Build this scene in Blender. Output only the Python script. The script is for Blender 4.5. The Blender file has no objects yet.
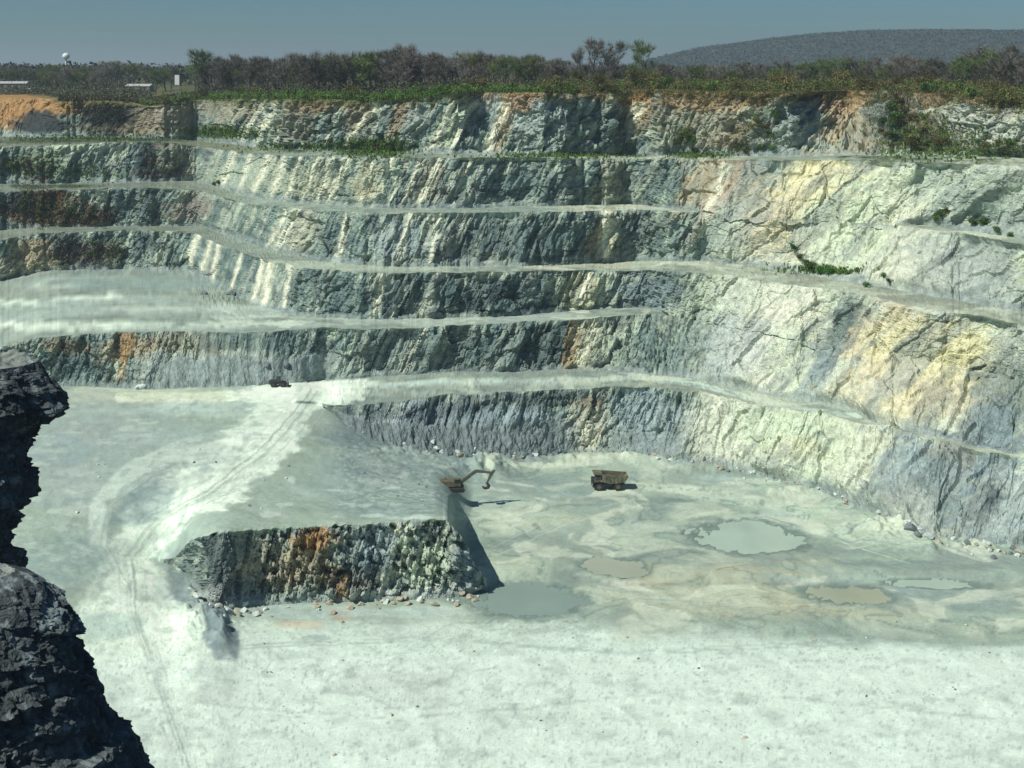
import bpy, bmesh, math, random
import numpy as np
from mathutils import Vector, Matrix
R = math.radians
random.seed(7); rng = np.random.default_rng(11)
scene = bpy.context.scene
COL = scene.collection

# ------------------------------------------------------------------ camera constants
F = 1400.0; YH = 66.0; H = 106.0            # focal length (px), horizon row, eye height over the datum
FLOOR = 104.5                               # depth of the quarry floor below the eye

# ------------------------------------------------------------------ metadata helpers
def tag(o, label=None, cat=None, group=None, kind=None):
    if label: o['label'] = label
    if cat: o['category'] = cat
    if group: o['group'] = group
    if kind: o['kind'] = kind
    return o
def empty(name, loc, rz=0.0, s=1.0):
    o = bpy.data.objects.new(name, None); COL.objects.link(o)
    o.location = loc; o.rotation_euler = (0, 0, rz); o.scale = (s, s, s)
    o.empty_display_size = 0.5
    return o
def link_mesh(name, me, mat=None, parent=None):
    o = bpy.data.objects.new(name, me); COL.objects.link(o)
    if mat is not None and not me.materials: me.materials.append(mat)
    if parent is not None: o.parent = parent
    return o
def np_mesh(name, V, Q, smooth=False, colors=None):
    me = bpy.data.meshes.new(name)
    V = np.asarray(V, dtype=np.float32); Q = np.asarray(Q, dtype=np.int32)
    k = Q.shape[1]
    me.vertices.add(len(V)); me.vertices.foreach_set('co', V.ravel())
    me.loops.add(Q.size); me.loops.foreach_set('vertex_index', Q.ravel())
    me.polygons.add(len(Q))
    me.polygons.foreach_set('loop_start', np.arange(0, Q.size, k, dtype=np.int32))
    me.polygons.foreach_set('loop_total', np.full(len(Q), k, dtype=np.int32))
    me.polygons.foreach_set('use_smooth', np.full(len(Q), smooth, dtype=bool))
    if colors is not None:
        a = me.color_attributes.new('albedo', 'FLOAT_COLOR', 'POINT')
        c = np.ones((len(V), 4), dtype=np.float32); c[:, :3] = colors
        a.data.foreach_set('color', c.ravel())
    me.update(calc_edges=True); me.validate()
    return me

# ------------------------------------------------------------------ numpy noise
_TB = np.random.default_rng(5).random(1 << 16)
from concurrent.futures import ThreadPoolExecutor
_POOL = ThreadPoolExecutor(4)
def _h(ix, iy, iz, seed):
    n = ix.astype(np.int32)*np.int32(73856093) ^ iy.astype(np.int32)*np.int32(19349663) ^ iz.astype(np.int32)*np.int32(83492791) ^ np.int32(seed*40503+17)
    n ^= n >> 15; n *= np.int32(0x2c1b3c6d); n ^= n >> 13
    return _TB[n & 0xffff]
def _vn(x, y, z, seed):
    ix, iy = np.floor(x), np.floor(y); fx, fy = x-ix, y-iy
    fx = fx*fx*(3-2*fx); fy = fy*fy*(3-2*fy)
    kx = ix.astype(np.int32)*np.int32(73856093); ky = iy.astype(np.int32)*np.int32(19349663)
    kx1 = kx+np.int32(73856093); ky1 = ky+np.int32(19349663); sd = np.int32((seed*2654435+17) & 0x7fffffff)
    def g(n):
        n = n ^ sd; n ^= n >> 15; n *= np.int32(0x2c1b3c6d); n ^= n >> 13
        return _TB[n & 0xffff]
    def layer(kz):
        a = g(kx ^ ky ^ kz); b = g(kx1 ^ ky ^ kz); c = g(kx ^ ky1 ^ kz); d = g(kx1 ^ ky1 ^ kz)
        a += (b-a)*fx; c += (d-c)*fx; a += (c-a)*fy; return a
    if z is None: return layer(np.int32(0))*2-1
    iz = np.floor(z); fz = z-iz; fz = fz*fz*(3-2*fz); kz = iz.astype(np.int32)*np.int32(83492791)
    a = layer(kz); b = layer(kz+np.int32(83492791)); return (a+(b-a)*fz)*2-1
def vnoise(x, y, z=None, seed=0):
    with np.errstate(over='ignore'):
        if x.ndim < 2 or x.size < 40000: return _vn(x, y, z, seed)
        idx = np.linspace(0, x.shape[0], 9).astype(int)
        y = np.broadcast_to(y, x.shape)
        if z is not None: z = np.broadcast_to(z, x.shape)
        return np.concatenate(list(_POOL.map(lambda k: _vn(x[idx[k]:idx[k+1]], y[idx[k]:idx[k+1]], None if z is None else z[idx[k]:idx[k+1]], seed), range(8))))
def fbm(x, y, z=None, oct=4, seed=0, gain=.5, lac=2.03):
    r = 0; amp = 1; t = 0
    for o in range(oct):
        r = r + amp*vnoise(x, y, z, seed+o*17); t += amp
        x = x*lac+3.1; y = y*lac+1.7; amp *= gain
        if z is not None: z = z*lac+5.3
    return r/t
def facets(s, z, seed, tilt=.8):
    """jointed rock: every cell a plane with its own offset and tilt; returns offset, cell value, crack distance"""
    np.seterr(over='ignore'); ix, iz = np.floor(s), np.floor(z)
    b1 = np.full(s.shape, 9.); b2 = np.full(s.shape, 9.); off = np.zeros(s.shape); val = np.zeros(s.shape)
    zz = np.zeros_like(s)
    for a in (-1, 0, 1):
        for b in (-1, 0, 1):
            cx, cz = ix+a, iz+b
            px = cx+.15+.7*_h(cx, cz, zz, seed); pz = cz+.15+.7*_h(cx, cz, zz+1, seed)
            dx, dz = s-px, z-pz; d = np.maximum(np.abs(dx), np.abs(dz))*.6+np.hypot(dx, dz)*.4
            o = (_h(cx, cz, zz+2, seed)*2-1) + tilt*(dx*(_h(cx, cz, zz+3, seed)*2-1) + dz*(_h(cx, cz, zz+4, seed)*2-1))
            m = d < b1
            b2 = np.where(m, b1, np.minimum(b2, d)); off = np.where(m, o, off)
            val = np.where(m, _h(cx, cz, zz+5, seed), val); b1 = np.where(m, d, b1)
    return off, val, b2-b1
def sstep(a, b, x):
    t = np.clip((x-a)/(b-a), 0, 1); return t*t*(3-2*t)

# ------------------------------------------------------------------ materials
MATS = {}
def mat(name, color, rough=.8, metal=0.0, noise=0.0, nscale=3.0, bump=0.0, spec=.3, attr=None, rust=None):
    if name in MATS: return MATS[name]
    m = bpy.data.materials.new(name); m.use_nodes = True; nt = m.node_tree; N = nt.nodes; L = nt.links
    b = N['Principled BSDF']; b.inputs['Roughness'].default_value = rough; b.inputs['Metallic'].default_value = metal
    b.inputs['Specular IOR Level'].default_value = spec
    tc = N.new('ShaderNodeTexCoord'); nz = N.new('ShaderNodeTexNoise'); nz.inputs['Scale'].default_value = nscale
    nz.inputs['Detail'].default_value = 6; nz.inputs['Roughness'].default_value = .62
    L.new(tc.outputs['Object'], nz.inputs['Vector'])
    mp = N.new('ShaderNodeMapRange'); mp.inputs['From Min'].default_value = .3; mp.inputs['From Max'].default_value = .7
    mp.inputs['To Min'].default_value = 1-noise; mp.inputs['To Max'].default_value = 1+noise
    L.new(nz.outputs['Fac'], mp.inputs['Value'])
    mx = N.new('ShaderNodeVectorMath'); mx.operation = 'SCALE'
    if attr:
        at = N.new('ShaderNodeAttribute'); at.attribute_name = attr; L.new(at.outputs['Color'], mx.inputs[0])
    else:
        rgb = N.new('ShaderNodeRGB'); rgb.outputs[0].default_value = (*color, 1)
        if rust:
            nz2 = N.new('ShaderNodeTexNoise'); nz2.inputs['Scale'].default_value = nscale*.6; nz2.inputs['Detail'].default_value = 5
            L.new(tc.outputs['Object'], nz2.inputs['Vector'])
            rp = N.new('ShaderNodeMapRange'); rp.inputs['From Min'].default_value = .48; rp.inputs['From Max'].default_value = .62
            L.new(nz2.outputs['Fac'], rp.inputs['Value'])
            mm = N.new('ShaderNodeMix'); mm.data_type = 'RGBA'; L.new(rp.outputs[0], mm.inputs[0]); L.new(rgb.outputs[0], mm.inputs[6])
            mm.inputs[7].default_value = (*rust, 1); L.new(mm.outputs[2], mx.inputs[0])
        else: L.new(rgb.outputs[0], mx.inputs[0])
    L.new(mp.outputs[0], mx.inputs['Scale']); L.new(mx.outputs[0], b.inputs['Base Color'])
    if bump:
        bp = N.new('ShaderNodeBump'); bp.inputs['Strength'].default_value = 1; bp.inputs['Distance'].default_value = bump
        L.new(nz.outputs['Fac'], bp.inputs['Height']); L.new(bp.outputs[0], b.inputs['Normal'])
    MATS[name] = m; return m
def leafmat(name, color, rnd=.35):
    """foliage colour that varies from one copy to the next and from leaf to leaf"""
    m = bpy.data.materials.new(name); m.use_nodes = True; nt = m.node_tree; N = nt.nodes; L = nt.links
    b = N['Principled BSDF']; b.inputs['Roughness'].default_value = .85; b.inputs['Specular IOR Level'].default_value = .1
    oi = N.new('ShaderNodeObjectInfo'); at = N.new('ShaderNodeAttribute'); at.attribute_name = 'albedo'
    rgb = N.new('ShaderNodeRGB'); rgb.outputs[0].default_value = (*color, 1)
    mul = N.new('ShaderNodeMix'); mul.data_type = 'RGBA'; mul.blend_type = 'MULTIPLY'; mul.inputs[0].default_value = 1
    L.new(rgb.outputs[0], mul.inputs[6]); L.new(at.outputs['Color'], mul.inputs[7])
    hs = N.new('ShaderNodeHueSaturation')
    m1 = N.new('ShaderNodeMapRange'); m1.inputs['To Min'].default_value = .5-.02*rnd/.35; m1.inputs['To Max'].default_value = .5+.035*rnd/.35
    m2 = N.new('ShaderNodeMapRange'); m2.inputs['To Min'].default_value = 1-rnd; m2.inputs['To Max'].default_value = 1+rnd*1.3
    L.new(oi.outputs['Random'], m1.inputs['Value'])
    mm = N.new('ShaderNodeMath'); mm.operation = 'MULTIPLY'; mm.inputs[1].default_value = 17.3
    fr = N.new('ShaderNodeMath'); fr.operation = 'FRACT'
    L.new(oi.outputs['Random'], mm.inputs[0]); L.new(mm.outputs[0], fr.inputs[0]); L.new(fr.outputs[0], m2.inputs['Value'])
    L.new(m1.outputs[0], hs.inputs['Hue']); L.new(m2.outputs[0], hs.inputs['Value'])
    L.new(mul.outputs[2], hs.inputs['Color']); L.new(hs.outputs[0], b.inputs['Base Color'])
    MATS[name] = m; return m

def finer(m, scale, amt, bd):
    nt = m.node_tree; N = nt.nodes; L = nt.links; b = N['Principled BSDF']; src = b.inputs['Base Color'].links[0].from_socket
    tc = N.new('ShaderNodeTexCoord'); nz = N.new('ShaderNodeTexNoise'); nz.inputs['Scale'].default_value = scale; nz.inputs['Detail'].default_value = 4; nz.inputs['Roughness'].default_value = .7
    L.new(tc.outputs['Object'], nz.inputs['Vector']); mr = N.new('ShaderNodeMapRange'); mr.inputs['From Min'].default_value = .3; mr.inputs['From Max'].default_value = .7; mr.inputs['To Min'].default_value = 1-amt; mr.inputs['To Max'].default_value = 1+amt*.7
    L.new(nz.outputs['Fac'], mr.inputs['Value']); sc = N.new('ShaderNodeVectorMath'); sc.operation = 'SCALE'; L.new(src, sc.inputs[0]); L.new(mr.outputs[0], sc.inputs['Scale']); L.new(sc.outputs[0], b.inputs['Base Color'])
    old = b.inputs['Normal'].links[0].from_node; bp = N.new('ShaderNodeBump'); bp.inputs['Distance'].default_value = bd; L.new(nz.outputs['Fac'], bp.inputs['Height']); L.new(old.outputs[0], bp.inputs['Normal']); L.new(bp.outputs[0], b.inputs['Normal'])
M_rock = mat('rock', (0, 0, 0), .92, noise=.30, nscale=.55, bump=.45, spec=.15, attr='albedo')
M_floor = mat('quarry_dust', (0, 0, 0), .88, noise=.10, nscale=.22, bump=.10, spec=.2, attr='albedo')
finer(M_rock, 2.6, .3, .16); finer(M_floor, 1.7, .13, .10)
M_bark = leafmat('bark', (.085, .07, .06))
M_twig = leafmat('bare_twigs', (.15, .14, .12), .4)
M_bud = leafmat('budding_twigs', (.12, .15, .055), .4)
M_leafg = leafmat('green_leaves', (.075, .14, .03), .35)
M_brush = leafmat('dry_brush', (.13, .125, .045), .45)

# ------------------------------------------------------------------ terrain lines (photo column -> row)
def line(*pts, sm=5):
    xs = [p[0] for p in pts]; ys = [p[1] for p in pts]
    def f(x):
        if np.ndim(x) == 0: return float(np.interp(x, xs, ys))
        return gsm(np.interp(x, xs, ys), sm)
    return f
def gsm(a, sig):
    if sig <= 0: return a
    k = np.exp(-.5*(np.arange(-3*int(sig+1), 3*int(sig+1)+1)/sig)**2); k /= k.sum(); n = len(k)//2
    return np.convolve(np.pad(a, n, mode='edge'), k, 'valid')
X0, X1 = -200, 1230
cols = np.arange(X0, X1+.01, 1.0); NC = len(cols)

A_toe = line((-200,562),(160,562),(172,566),(186,582),(200,600),(216,609),(230,611),(245,607),(300,603),(400,601),(455,598),(482,591),(505,588),(1230,588), sm=2)
A_toeh = line((-200,95),(60,96),(120,98),(187,101.8),(215,103.2),(240,104.1),(270,FLOOR),(1230,FLOOR), sm=16)
A_cr = line((-200,560),(160,560),(174,559),(184,549),(191,540),(205,535),(230,531),(300,527),(400,522),(430,520),(445,520),(454,528),(463,540),(474,562),(487,586),(505,586.5),(1230,586.5), sm=1.2)
toe6 = line((-200,390),(320,404),(332,412),(350,428),(400,450),(450,458),(520,460),(580,452),(640,454),(700,464),(760,476),(820,491),(880,516),(940,546),(1024,558),(1100,580),(1230,640))
toe6h = line((-200,89),(290,89),(345,92.5),(400,98.5),(450,101.5),(510,103.5),(560,FLOOR),(1230,FLOOR), sm=14)
cr6 = line((-200,389),(320,402),(335,406),(400,402),(450,397),(520,393),(560,391),(600,388),(640,387),(700,393),(760,406),(820,414),(880,426),(940,441),(1024,453),(1100,470),(1230,510))
toe5 = line((-200,392),(0,386),(40,384),(120,388),(200,388),(260,385),(330,380),(380,376),(450,372),(520,371),(580,369),(640,372),(700,380),(760,393),(820,404),(880,416),(940,431),(1024,443),(1100,458),(1230,495))
cr5 = line((-200,352),(0,345),(40,338),(120,331),(200,330),(260,331),(330,328),(400,329),(450,326),(520,322),(560,320),(600,316),(650,313),(680,318),(700,321),(760,333),(820,342),(880,352),(940,364),(1024,382),(1230,430))
toe4 = line((-200,296),(0,281),(45,271),(120,269),(190,271),(215,286),(250,302),(280,311),(330,318),(380,320),(450,318),(520,315),(560,312),(600,309),(650,308),(680,316),(700,320),(760,332),(820,341),(880,351),(940,363),(1024,381),(1230,429))
cr4 = line((-200,250),(0,240),(45,234),(120,231),(195,232),(215,242),(245,253),(270,262),(320,270),(380,274),(450,273),(520,272),(580,272),(640,270),(700,271),(760,281),(820,289),(880,298),(940,309),(1024,326),(1230,372))
toe3 = line((-200,238),(0,230),(45,227),(120,226),(200,226),(230,236),(270,249),(320,261),(380,266),(450,266),(520,266),(580,264),(640,261),(700,260),(760,267),(820,277),(880,287),(940,297),(1024,312),(1230,355))
cr3 = line((-200,196),(0,192),(120,188),(200,190),(250,204),(300,209),(380,213),(450,213),(520,212),(580,211),(640,209),(700,213),(760,218),(820,219),(880,222),(940,231),(1024,246),(1230,285))
toe2 = line((-200,190),(0,184),(120,182),(200,181),(250,197),(300,203),(380,208),(450,208),(520,206),(580,205),(640,204),(700,212),(760,217),(820,218),(880,220),(940,227),(1024,239),(1230,275))
cr2 = line((-200,150),(0,147),(100,143),(150,142),(200,146),(250,153),(300,156),(380,158),(450,158),(520,158),(580,158),(640,159),(700,158),(760,160),(820,160),(880,160),(940,163),(1024,167),(1230,185))
toe1 = line((-200,139),(0,137),(120,136.5),(160,138),(194,140.6),(212,142),(230,143.6),(250,146.5),(300,150),(345,150),(400,152),(450,154),(520,155),(580,155),(640,155),(700,155),(760,157),(820,156),(880,155),(940,156),(1024,158),(1230,170))
cr1 = line((-200,99),(0,98),(22,98),(45,98),(62,102),(80,101),(130,101),(150,106),(190,99),(250,99),(300,99),(350,100),(400,99),(440,95),(480,92),(520,92),(600,93),(640,90),(700,91),(760,93),(800,92),(850,90),(880,92),(940,94),(980,97),(1024,101),(1230,112))
hc6, hc5, hc4, hc3 = 89., 75.5, 62., 46.5
hc2 = line((-200,32),(200,32),(300,30.5),(450,30.2),(640,31),(760,30),(880,28.5),(1024,27),(1230,26))
hc1 = line((-200,16),(130,16),(250,10.5),(450,9.6),(640,8.6),(760,8.6),(880,8.8),(1024,10),(1230,11))

def small(x, seed, sc=6., oct=3): return fbm(x/sc, np.zeros_like(x)+seed*3.3, oct=oct, seed=seed)
nodes = []     # (row y, depth h, distance d)
def D(y, h): return F*h/(y-YH)
def put(y, h): nodes.append((y, h, D(y, h)))
def irr(k, gap): return (2.0*small(x, 300+k, 13, 4)+4.5*small(x, 330+k, 70, 2))*np.clip(np.abs(gap)/12, 0, 1)*(nodes[-1][0]-YH-gap)/nodes[-1][2]
def face_crest(y, htarget, minb=.12, floor_gap=.02):
    yt, ht, dt = nodes[-1]
    y = y + irr(len(nodes), yt-y)
    y = np.minimum(y, yt-floor_gap)
    h = np.minimum(np.broadcast_to(htarget, y.shape).astype(float), ht)
    dmin = dt + minb*(ht-h)
    bad = D(y, h) < dmin
    hs = (dt+minb*ht)/(F/(y-YH)+minb)
    h = np.where(bad, hs, h); h = np.minimum(h, ht-.001)
    put(y, h)
x = cols
put(np.full(NC, 1500.), np.full(NC, FLOOR))
put(A_toe(x), A_toeh(x))
# outcrop crest
yt, ht, dt = nodes[-1]
yc = A_cr(x) + small(x, 5, 5)*2.6*sstep(165, 190, x)*(1-sstep(480, 487, x))
hcr = (dt+.16*ht)/(F/(yc-YH)+.16)
hcr = np.where((x < 160) | (x > 486), ht, hcr)
put(yc, hcr)
# the ground behind it: terrace on the left, dropping back to the floor on the right
yc, hcr, dc = nodes[-1]
drop = sstep(448, 455, x)
hsm = gsm(np.where(x > 452, np.interp(452, x, hcr), hcr), 9)
y3 = np.minimum(gsm(yc, 9)-3, yc-.6); h3 = hsm
d3 = (1-drop)*D(y3, h3) + drop*(dc+8); h3 = (1-drop)*h3 + drop*FLOOR
nodes.append((YH+F*h3/d3, h3, d3))
tmid = sstep(432, 474, x)
h3b = (1-tmid)*gsm(np.interp(x, [-200,165,260,380,440], [90.5,90.5,90.4,93.5,96]), 14) + tmid*FLOOR
ymid = gsm(np.interp(x, [-200,400,450,470,600,1230], [480,488,492,500,515,570]), 8); ymid = np.minimum(ymid, nodes[-1][0]-5)
put(ymid, h3b)
put(np.minimum(toe6(x), ymid-2), toe6h(x))
face_crest(cr6(x), hc6)
cl4 = sstep(640, 680, x); cl2 = sstep(684, 704, x)*(1-sstep(885, 925, x))
def bench(y):
    y0, h0, d0 = nodes[-1]; y = np.minimum(y, y0-.02); put(y, h0)
def to_bench(y, h):               # inner edge of a bench
    y0, h0, d0 = nodes[-1]; y = y + np.clip(y0-y, 0, 2)/2*np.clip((y0-YH)/220, .1, 1)*(1.2*small(x, 400+len(nodes), 16, 4)+.9*small(x, 430+len(nodes), 50, 2))
    y = np.minimum(y, y0-.02); put(y, h0)
cl5 = sstep(835, 890, x); y0_ = nodes[-1][0]; to_bench(y0_-np.maximum(y0_-toe5(x), .2)*(1-.8*cl5)-.12*cl5, 0); face_crest(cr5(x), hc5); y0_ = nodes[-1][0]; to_bench(y0_-np.maximum(y0_-toe4(x), .2)*(1-cl4)-.12*cl4, 0); face_crest(cr4(x), hc4); to_bench(toe3(x), 0)
face_crest(cr3(x), hc3); y0_ = nodes[-1][0]; to_bench(y0_-np.maximum(y0_-toe2(x), .2)*(1-cl2)-.12*cl2, 0); face_crest(cr2(x), hc2(x)); to_bench(toe1(x), 0); face_crest(cr1(x), hc1(x))
# plateau behind the rim
yr, hr, dr = nodes[-1]
for back, hh, w in ((25, -1.0, 0), (120, -1.0, .3), (500, 12, 1), (2200, 13, 1), (9000, 13, 1), (30000, 14, 1)):
    h_ = (hr+ (hh if w == 0 else 0))*(1-w) + (hh*w if w else 0) if w != .3 else hr*.85+.15*12
    if w == 0: h_ = hr-.6
    d_ = dr+back
    nodes.append((YH+F*h_/d_, h_, d_))

# names of the bands between consecutive nodes: (kind, rows)
bands = [('floor', 270), ('outcrop', 64), ('terrace', 6), ('terrace', 70), ('terrace', 46), ('face', 54), ('bench', 9), ('face', 56), ('bench', 16),
         ('face', 58), ('bench', 9), ('face', 60), ('bench', 6), ('face', 60), ('bench', 8), ('face', 62),
         ('plateau', 16), ('plateau', 20), ('plateau', 16), ('plateau', 12), ('plateau', 8), ('plateau', 4)]
assert len(bands) == len(nodes)-1
Yp, Hp, SY, KF, TT, BI = [], [], [], [], [], []
for bi, ((kind, n), (a, b)) in enumerate(zip(bands, zip(nodes[:-1], nodes[1:]))):
    last = bi == len(bands)-1
    for k in range(n+(1 if last else 0)):
        t = k/n
        if kind in ('floor', 'terrace', 'bench') and bi != 2:
            # even steps in picture rows keep the mesh density sensible
            if bi == 0:
                y = a[0]+(b[0]-a[0])*(1-(1-t)**1.7)
            else: y = a[0]+(b[0]-a[0])*t
            tl = (a[0]-y)/np.maximum(a[0]-b[0], 1e-6)
            h = a[1]+(b[1]-a[1])*(tl if bi else np.exp(-((y-b[0])/78.)**2))
            d = D(y, h)
        else:
            tt = t
            d = a[2]+(b[2]-a[2])*tt; h = a[1]+(b[1]-a[1])*tt; y = YH+F*h/d
        Yp.append(d); Hp.append(h); SY.append(y)
        KF.append(np.full(NC, 1. if kind in ('face', 'outcrop') else 0.)); TT.append(np.full(NC, t)); BI.append(bi)
Yp = np.array(Yp); Hp = np.array(Hp); SY = np.array(SY); KF = np.array(KF); TT = np.array(TT); BI = np.array(BI)
NR = len(Yp)
SX = np.broadcast_to(cols, (NR, NC)).copy()
P = np.stack([(SX-512)/F*Yp, Yp, H-Hp], -1)
# arc length along the wall (for noise that wraps round it)
mid = P[np.argmax(BI == 9)]
S1 = np.concatenate([[0], np.cumsum(np.minimum(np.hypot(np.diff(mid[:, 0]), np.diff(mid[:, 1])), .46))])
S = np.broadcast_to(S1, (NR, NC))
Z = P[..., 2]
# face normals
gu = np.gradient(P, axis=1); gv = np.gradient(P, axis=0)
Nn = np.cross(gu, gv); ln = np.linalg.norm(Nn, axis=-1, keepdims=True); Nn = Nn/np.maximum(ln, 1e-9)
Nn = np.where(Nn[..., 2:3] < 0, -Nn, Nn)
# smooth the normals along the wall
for _ in range(12): Nn[:, 1:-1] = (Nn[:, :-2]+Nn[:, 1:-1]*2+Nn[:, 2:])/4
Nn /= np.maximum(np.linalg.norm(Nn, axis=-1, keepdims=True), 1e-9)

wid = {}
for bi, (kind, n) in enumerate(bands):
    if kind == 'bench' or bi == 6: wid[bi] = np.clip((nodes[bi+1][2]-nodes[bi][2])/2.5-.15, 0, 1)
for bi in (8, 10, 12): KF[BI == bi] = np.where(wid[bi] < .3, 1., 0.)[None, :]
KF[BI == 5] = (cols > 322)*1.
KF[BI == 1] = ((cols > 163) & (cols < 484))*1.
isface = KF > .5; isplat = (BI >= 16)[:, None] & np.ones((1, NC), bool)
isflat = ~isface & ~isplat
# height of each face in its column: degenerate ones stay smooth
amp = np.zeros((NR, NC))
for bi, (kind, n) in enumerate(bands):
    if kind in ('face', 'outcrop'):
        hh = nodes[bi][1]-nodes[bi+1][1]
        rows = BI == bi
        amp[rows] = np.clip(hh/11., 0, 1)[None, :]
for bi in (8, 10, 12): amp[BI == bi] = 1
edge = np.ones((NR, NC)); wid_lo = np.ones((NR, NC))
for bi, (kind, n) in enumerate(bands):
    if kind not in ('face', 'outcrop'): continue
    wid_lo[BI == bi] = wid.get(bi-1, np.ones(NC))[None, :]
    lo = wid.get(bi-1, np.ones(NC)); hi = wid.get(bi+1, np.ones(NC)); r_ = BI == bi; T_ = TT[r_]
    edge[r_] = np.minimum(1-lo*(1-sstep(-.02, .10, T_)), 1-hi*.75*(1-sstep(1.0, .93, T_)))
shear = S + (-Z)*(-.55)             # strata and drill lines lean: the top lies to the right
SH = S - .50*Z
warp = 2.5*fbm(S/14, Z/10, oct=3, seed=40)
f1, v1, e1 = facets((SH+warp)/9.5, (Z+warp*.5)/8.0, 3, 1.2)
f2, v2, e2 = facets((SH+warp)/3.6, (Z+warp)/4.6, 8, 1.0)
f3, v3, e3 = facets((SH+warp*.6)/1.45, Z/1.9, 14, .9)
rough_zone = .75+.5*fbm(S/30, Z/22, oct=2, seed=77)
lin = fbm(SH/1.9, Z/16, oct=3, seed=21)       # vertical ribs left by the drill holes
big = fbm(S/34, Z/60, oct=3, seed=50)
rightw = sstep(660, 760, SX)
f5, v5, e5 = facets((SH+.5*warp)/2.1, Z/15+warp*.1, 23, 1.3)
lin2 = fbm(SH/.75, Z/7, oct=2, seed=22)
ribz = sstep(-.35, .45, fbm(S/16, Z/12, oct=3, seed=78)+.1)*np.where((BI == 1)[:, None], .15, 1)*(1-.55*rightw)
f4, v4, e4 = facets((SH-warp)/2.3, (Z+.3*S)/1.3, 19, 1.0)
obl = 1-.75*sstep(190, 210, SX)*sstep(275, 250, SX)
f2 = f2*obl; f3 = f3*obl; lin2 = lin2*obl; f4 = f4*obl
disp = 1.9*big + .85*f1 + .6*f2*rough_zone + .45*f3*rough_zone + .40*f4*(1-ribz) + (.2+.5*ribz)*lin*.9 + (.3+.7*ribz)*f5*.75 + .25*lin2*(.4+ribz) - .25*sstep(.12, .0, e2)*rough_zone - .22*sstep(.1, 0, e3)
# slanting dip ledges on the right-hand wall
rightw = sstep(660, 760, SX)
dipc = S*.85 - Z*1.0
disp = disp*(1-.45*rightw*(BI[:, None] < 14)) + rightw*(3.6*fbm(dipc/11, (Z*.85+S)/45, oct=3, seed=61) + 2.6*fbm(S/15, Z/17, oct=3, seed=66) + .75*facets(dipc/5.5+warp*.12, (Z*.85+S)/22+warp*.1, 27, 1.2)[0])
leftw = sstep(260, 180, SX)
disp = disp + leftw*1.3*fbm(S/9, Z/9, oct=2, seed=90)
upper = (BI >= 15)[:, None] & isface
disp = np.where(upper, disp*np.where(SX > 235, 1.35, .7), disp)
disp = disp*np.where((BI[:, None] >= 7) & (BI[:, None] <= 13), 1-.6*sstep(188, 205, SX)*sstep(300, 270, SX), 1)
disp = np.where((BI == 1)[:, None], disp*1.25+.6*f4+1.2*fbm(P[..., 0]/7, Z/7, oct=3, seed=33), disp)
tal = np.zeros((NR, NC)); B_ = BI[:, None]; tn = .12*fbm(S/7, S*0+.3, oct=3, seed=79)
tal = np.maximum(tal, (B_ == 7)*sstep(130, 175, SX)*sstep(350, 320, SX)*sstep(.62, .40, TT+tn))
tal = np.maximum(tal, (B_ == 5)*sstep(330, 345, SX)*sstep(585, 555, SX)*sstep(.62, .42, TT+tn))
tal = np.maximum(tal, (B_ == 5)*sstep(600, 620, SX)*sstep(700, 670, SX)*sstep(.45, .25, TT+tn)*.8)
tal = np.maximum(tal, isface*sstep(.16, .02, TT+.5*tn+.05*fbm(S/12, B_*3.+S*0, oct=2, seed=80))*.8*(wid_lo > .3))
disp = disp*amp*edge*(1-.95*tal) + tal*(.35+.55*(B_ == 5))*fbm(S/1.2+Z/3, Z/1.5, oct=3, seed=83)*amp
# crests crumble back in notches
crest_n = fbm(S/5, S*0+BI[:, None]*7., oct=3, seed=31)
P2 = P + Nn*np.where(isface, disp, 0)[..., None]
# benches and floors
fl = .34*fbm(P[..., 0]/9, P[..., 1]/9, oct=4, seed=71) + .10*fbm(P[..., 0]/1.6, P[..., 1]/1.6, oct=2, seed=72)
rub = np.clip(fbm(P[..., 0]/1.3, P[..., 1]/1.3, oct=3, seed=74), 0, 1)
bench_rows = np.array([bands[b][0] == 'bench' for b in BI])[:, None] & ~isface & ~((BI == 6)[:, None] & (SX < 330))
fl = fl + np.where(bench_rows & (BI != 8)[:, None], .35*rub, 0)
# rubble near the toes and heaps on the floor
def gauss(cx, cy, rx, ry, ang=0., wob=0.0):
    c, s = math.cos(R(ang)), math.sin(R(ang))
    dx, dy = SX-cx, SY-cy
    u = (dx*c+dy*s)/rx; v = (-dx*s+dy*c)/ry
    r = np.sqrt(u*u+v*v)
    return r
nz_s = fbm(SX/22, SY/9, oct=4, seed=101); nz_t = fbm(SX/6, SY/3, oct=3, seed=102)
def blob(cx, cy, rx, ry, ang=0., soft=.45, wob=.35):
    r = gauss(cx, cy, rx, ry, ang) + wob*nz_s + wob*.5*nz_t
    return sstep(1+soft*.5, 1-soft*.5, r)
heap = 0
for (cx, cy, rx, ry, hgt) in ((196,598,10,26,1.8),(222,630,10,20,1.8),(486,468,26,8,3.6),(650,457,45,5,1.2),(700,470,40,6,1.6),(900,530,55,9,2.6),(960,548,50,6,2.0),(800,492,40,6,1.4),(560,461,60,6,1.5),
                              (430,452,50,7,2.0),(20,380,30,8,2),(110,383,60,4,1.5),(260,383,50,4,1.2),(205,618,30,16,1.6),(500,590,22,6,1.4),(225,300,25,6,1.)):
    g = np.exp(-(((SX-cx)/rx)**2+((SY-cy)/ry)**2)); heap = heap + g*hgt*(.35+.9*np.clip(fbm(P[..., 0]/2.2, P[..., 1]/2.2, oct=3, seed=75)+.35, 0, 1.3))
flatmask = isflat.astype(float)
poolmask = np.zeros((NR, NC))
POOLS = [(525,600,54,14,0,'teal'), (615,567,29,8.5,4,'pale'), (748,537,52,14,4,'mint'), (935,584,46,4.5,2,'mint'), (845,594,42,8,3,'olive')]
POOLOUT = []
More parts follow.
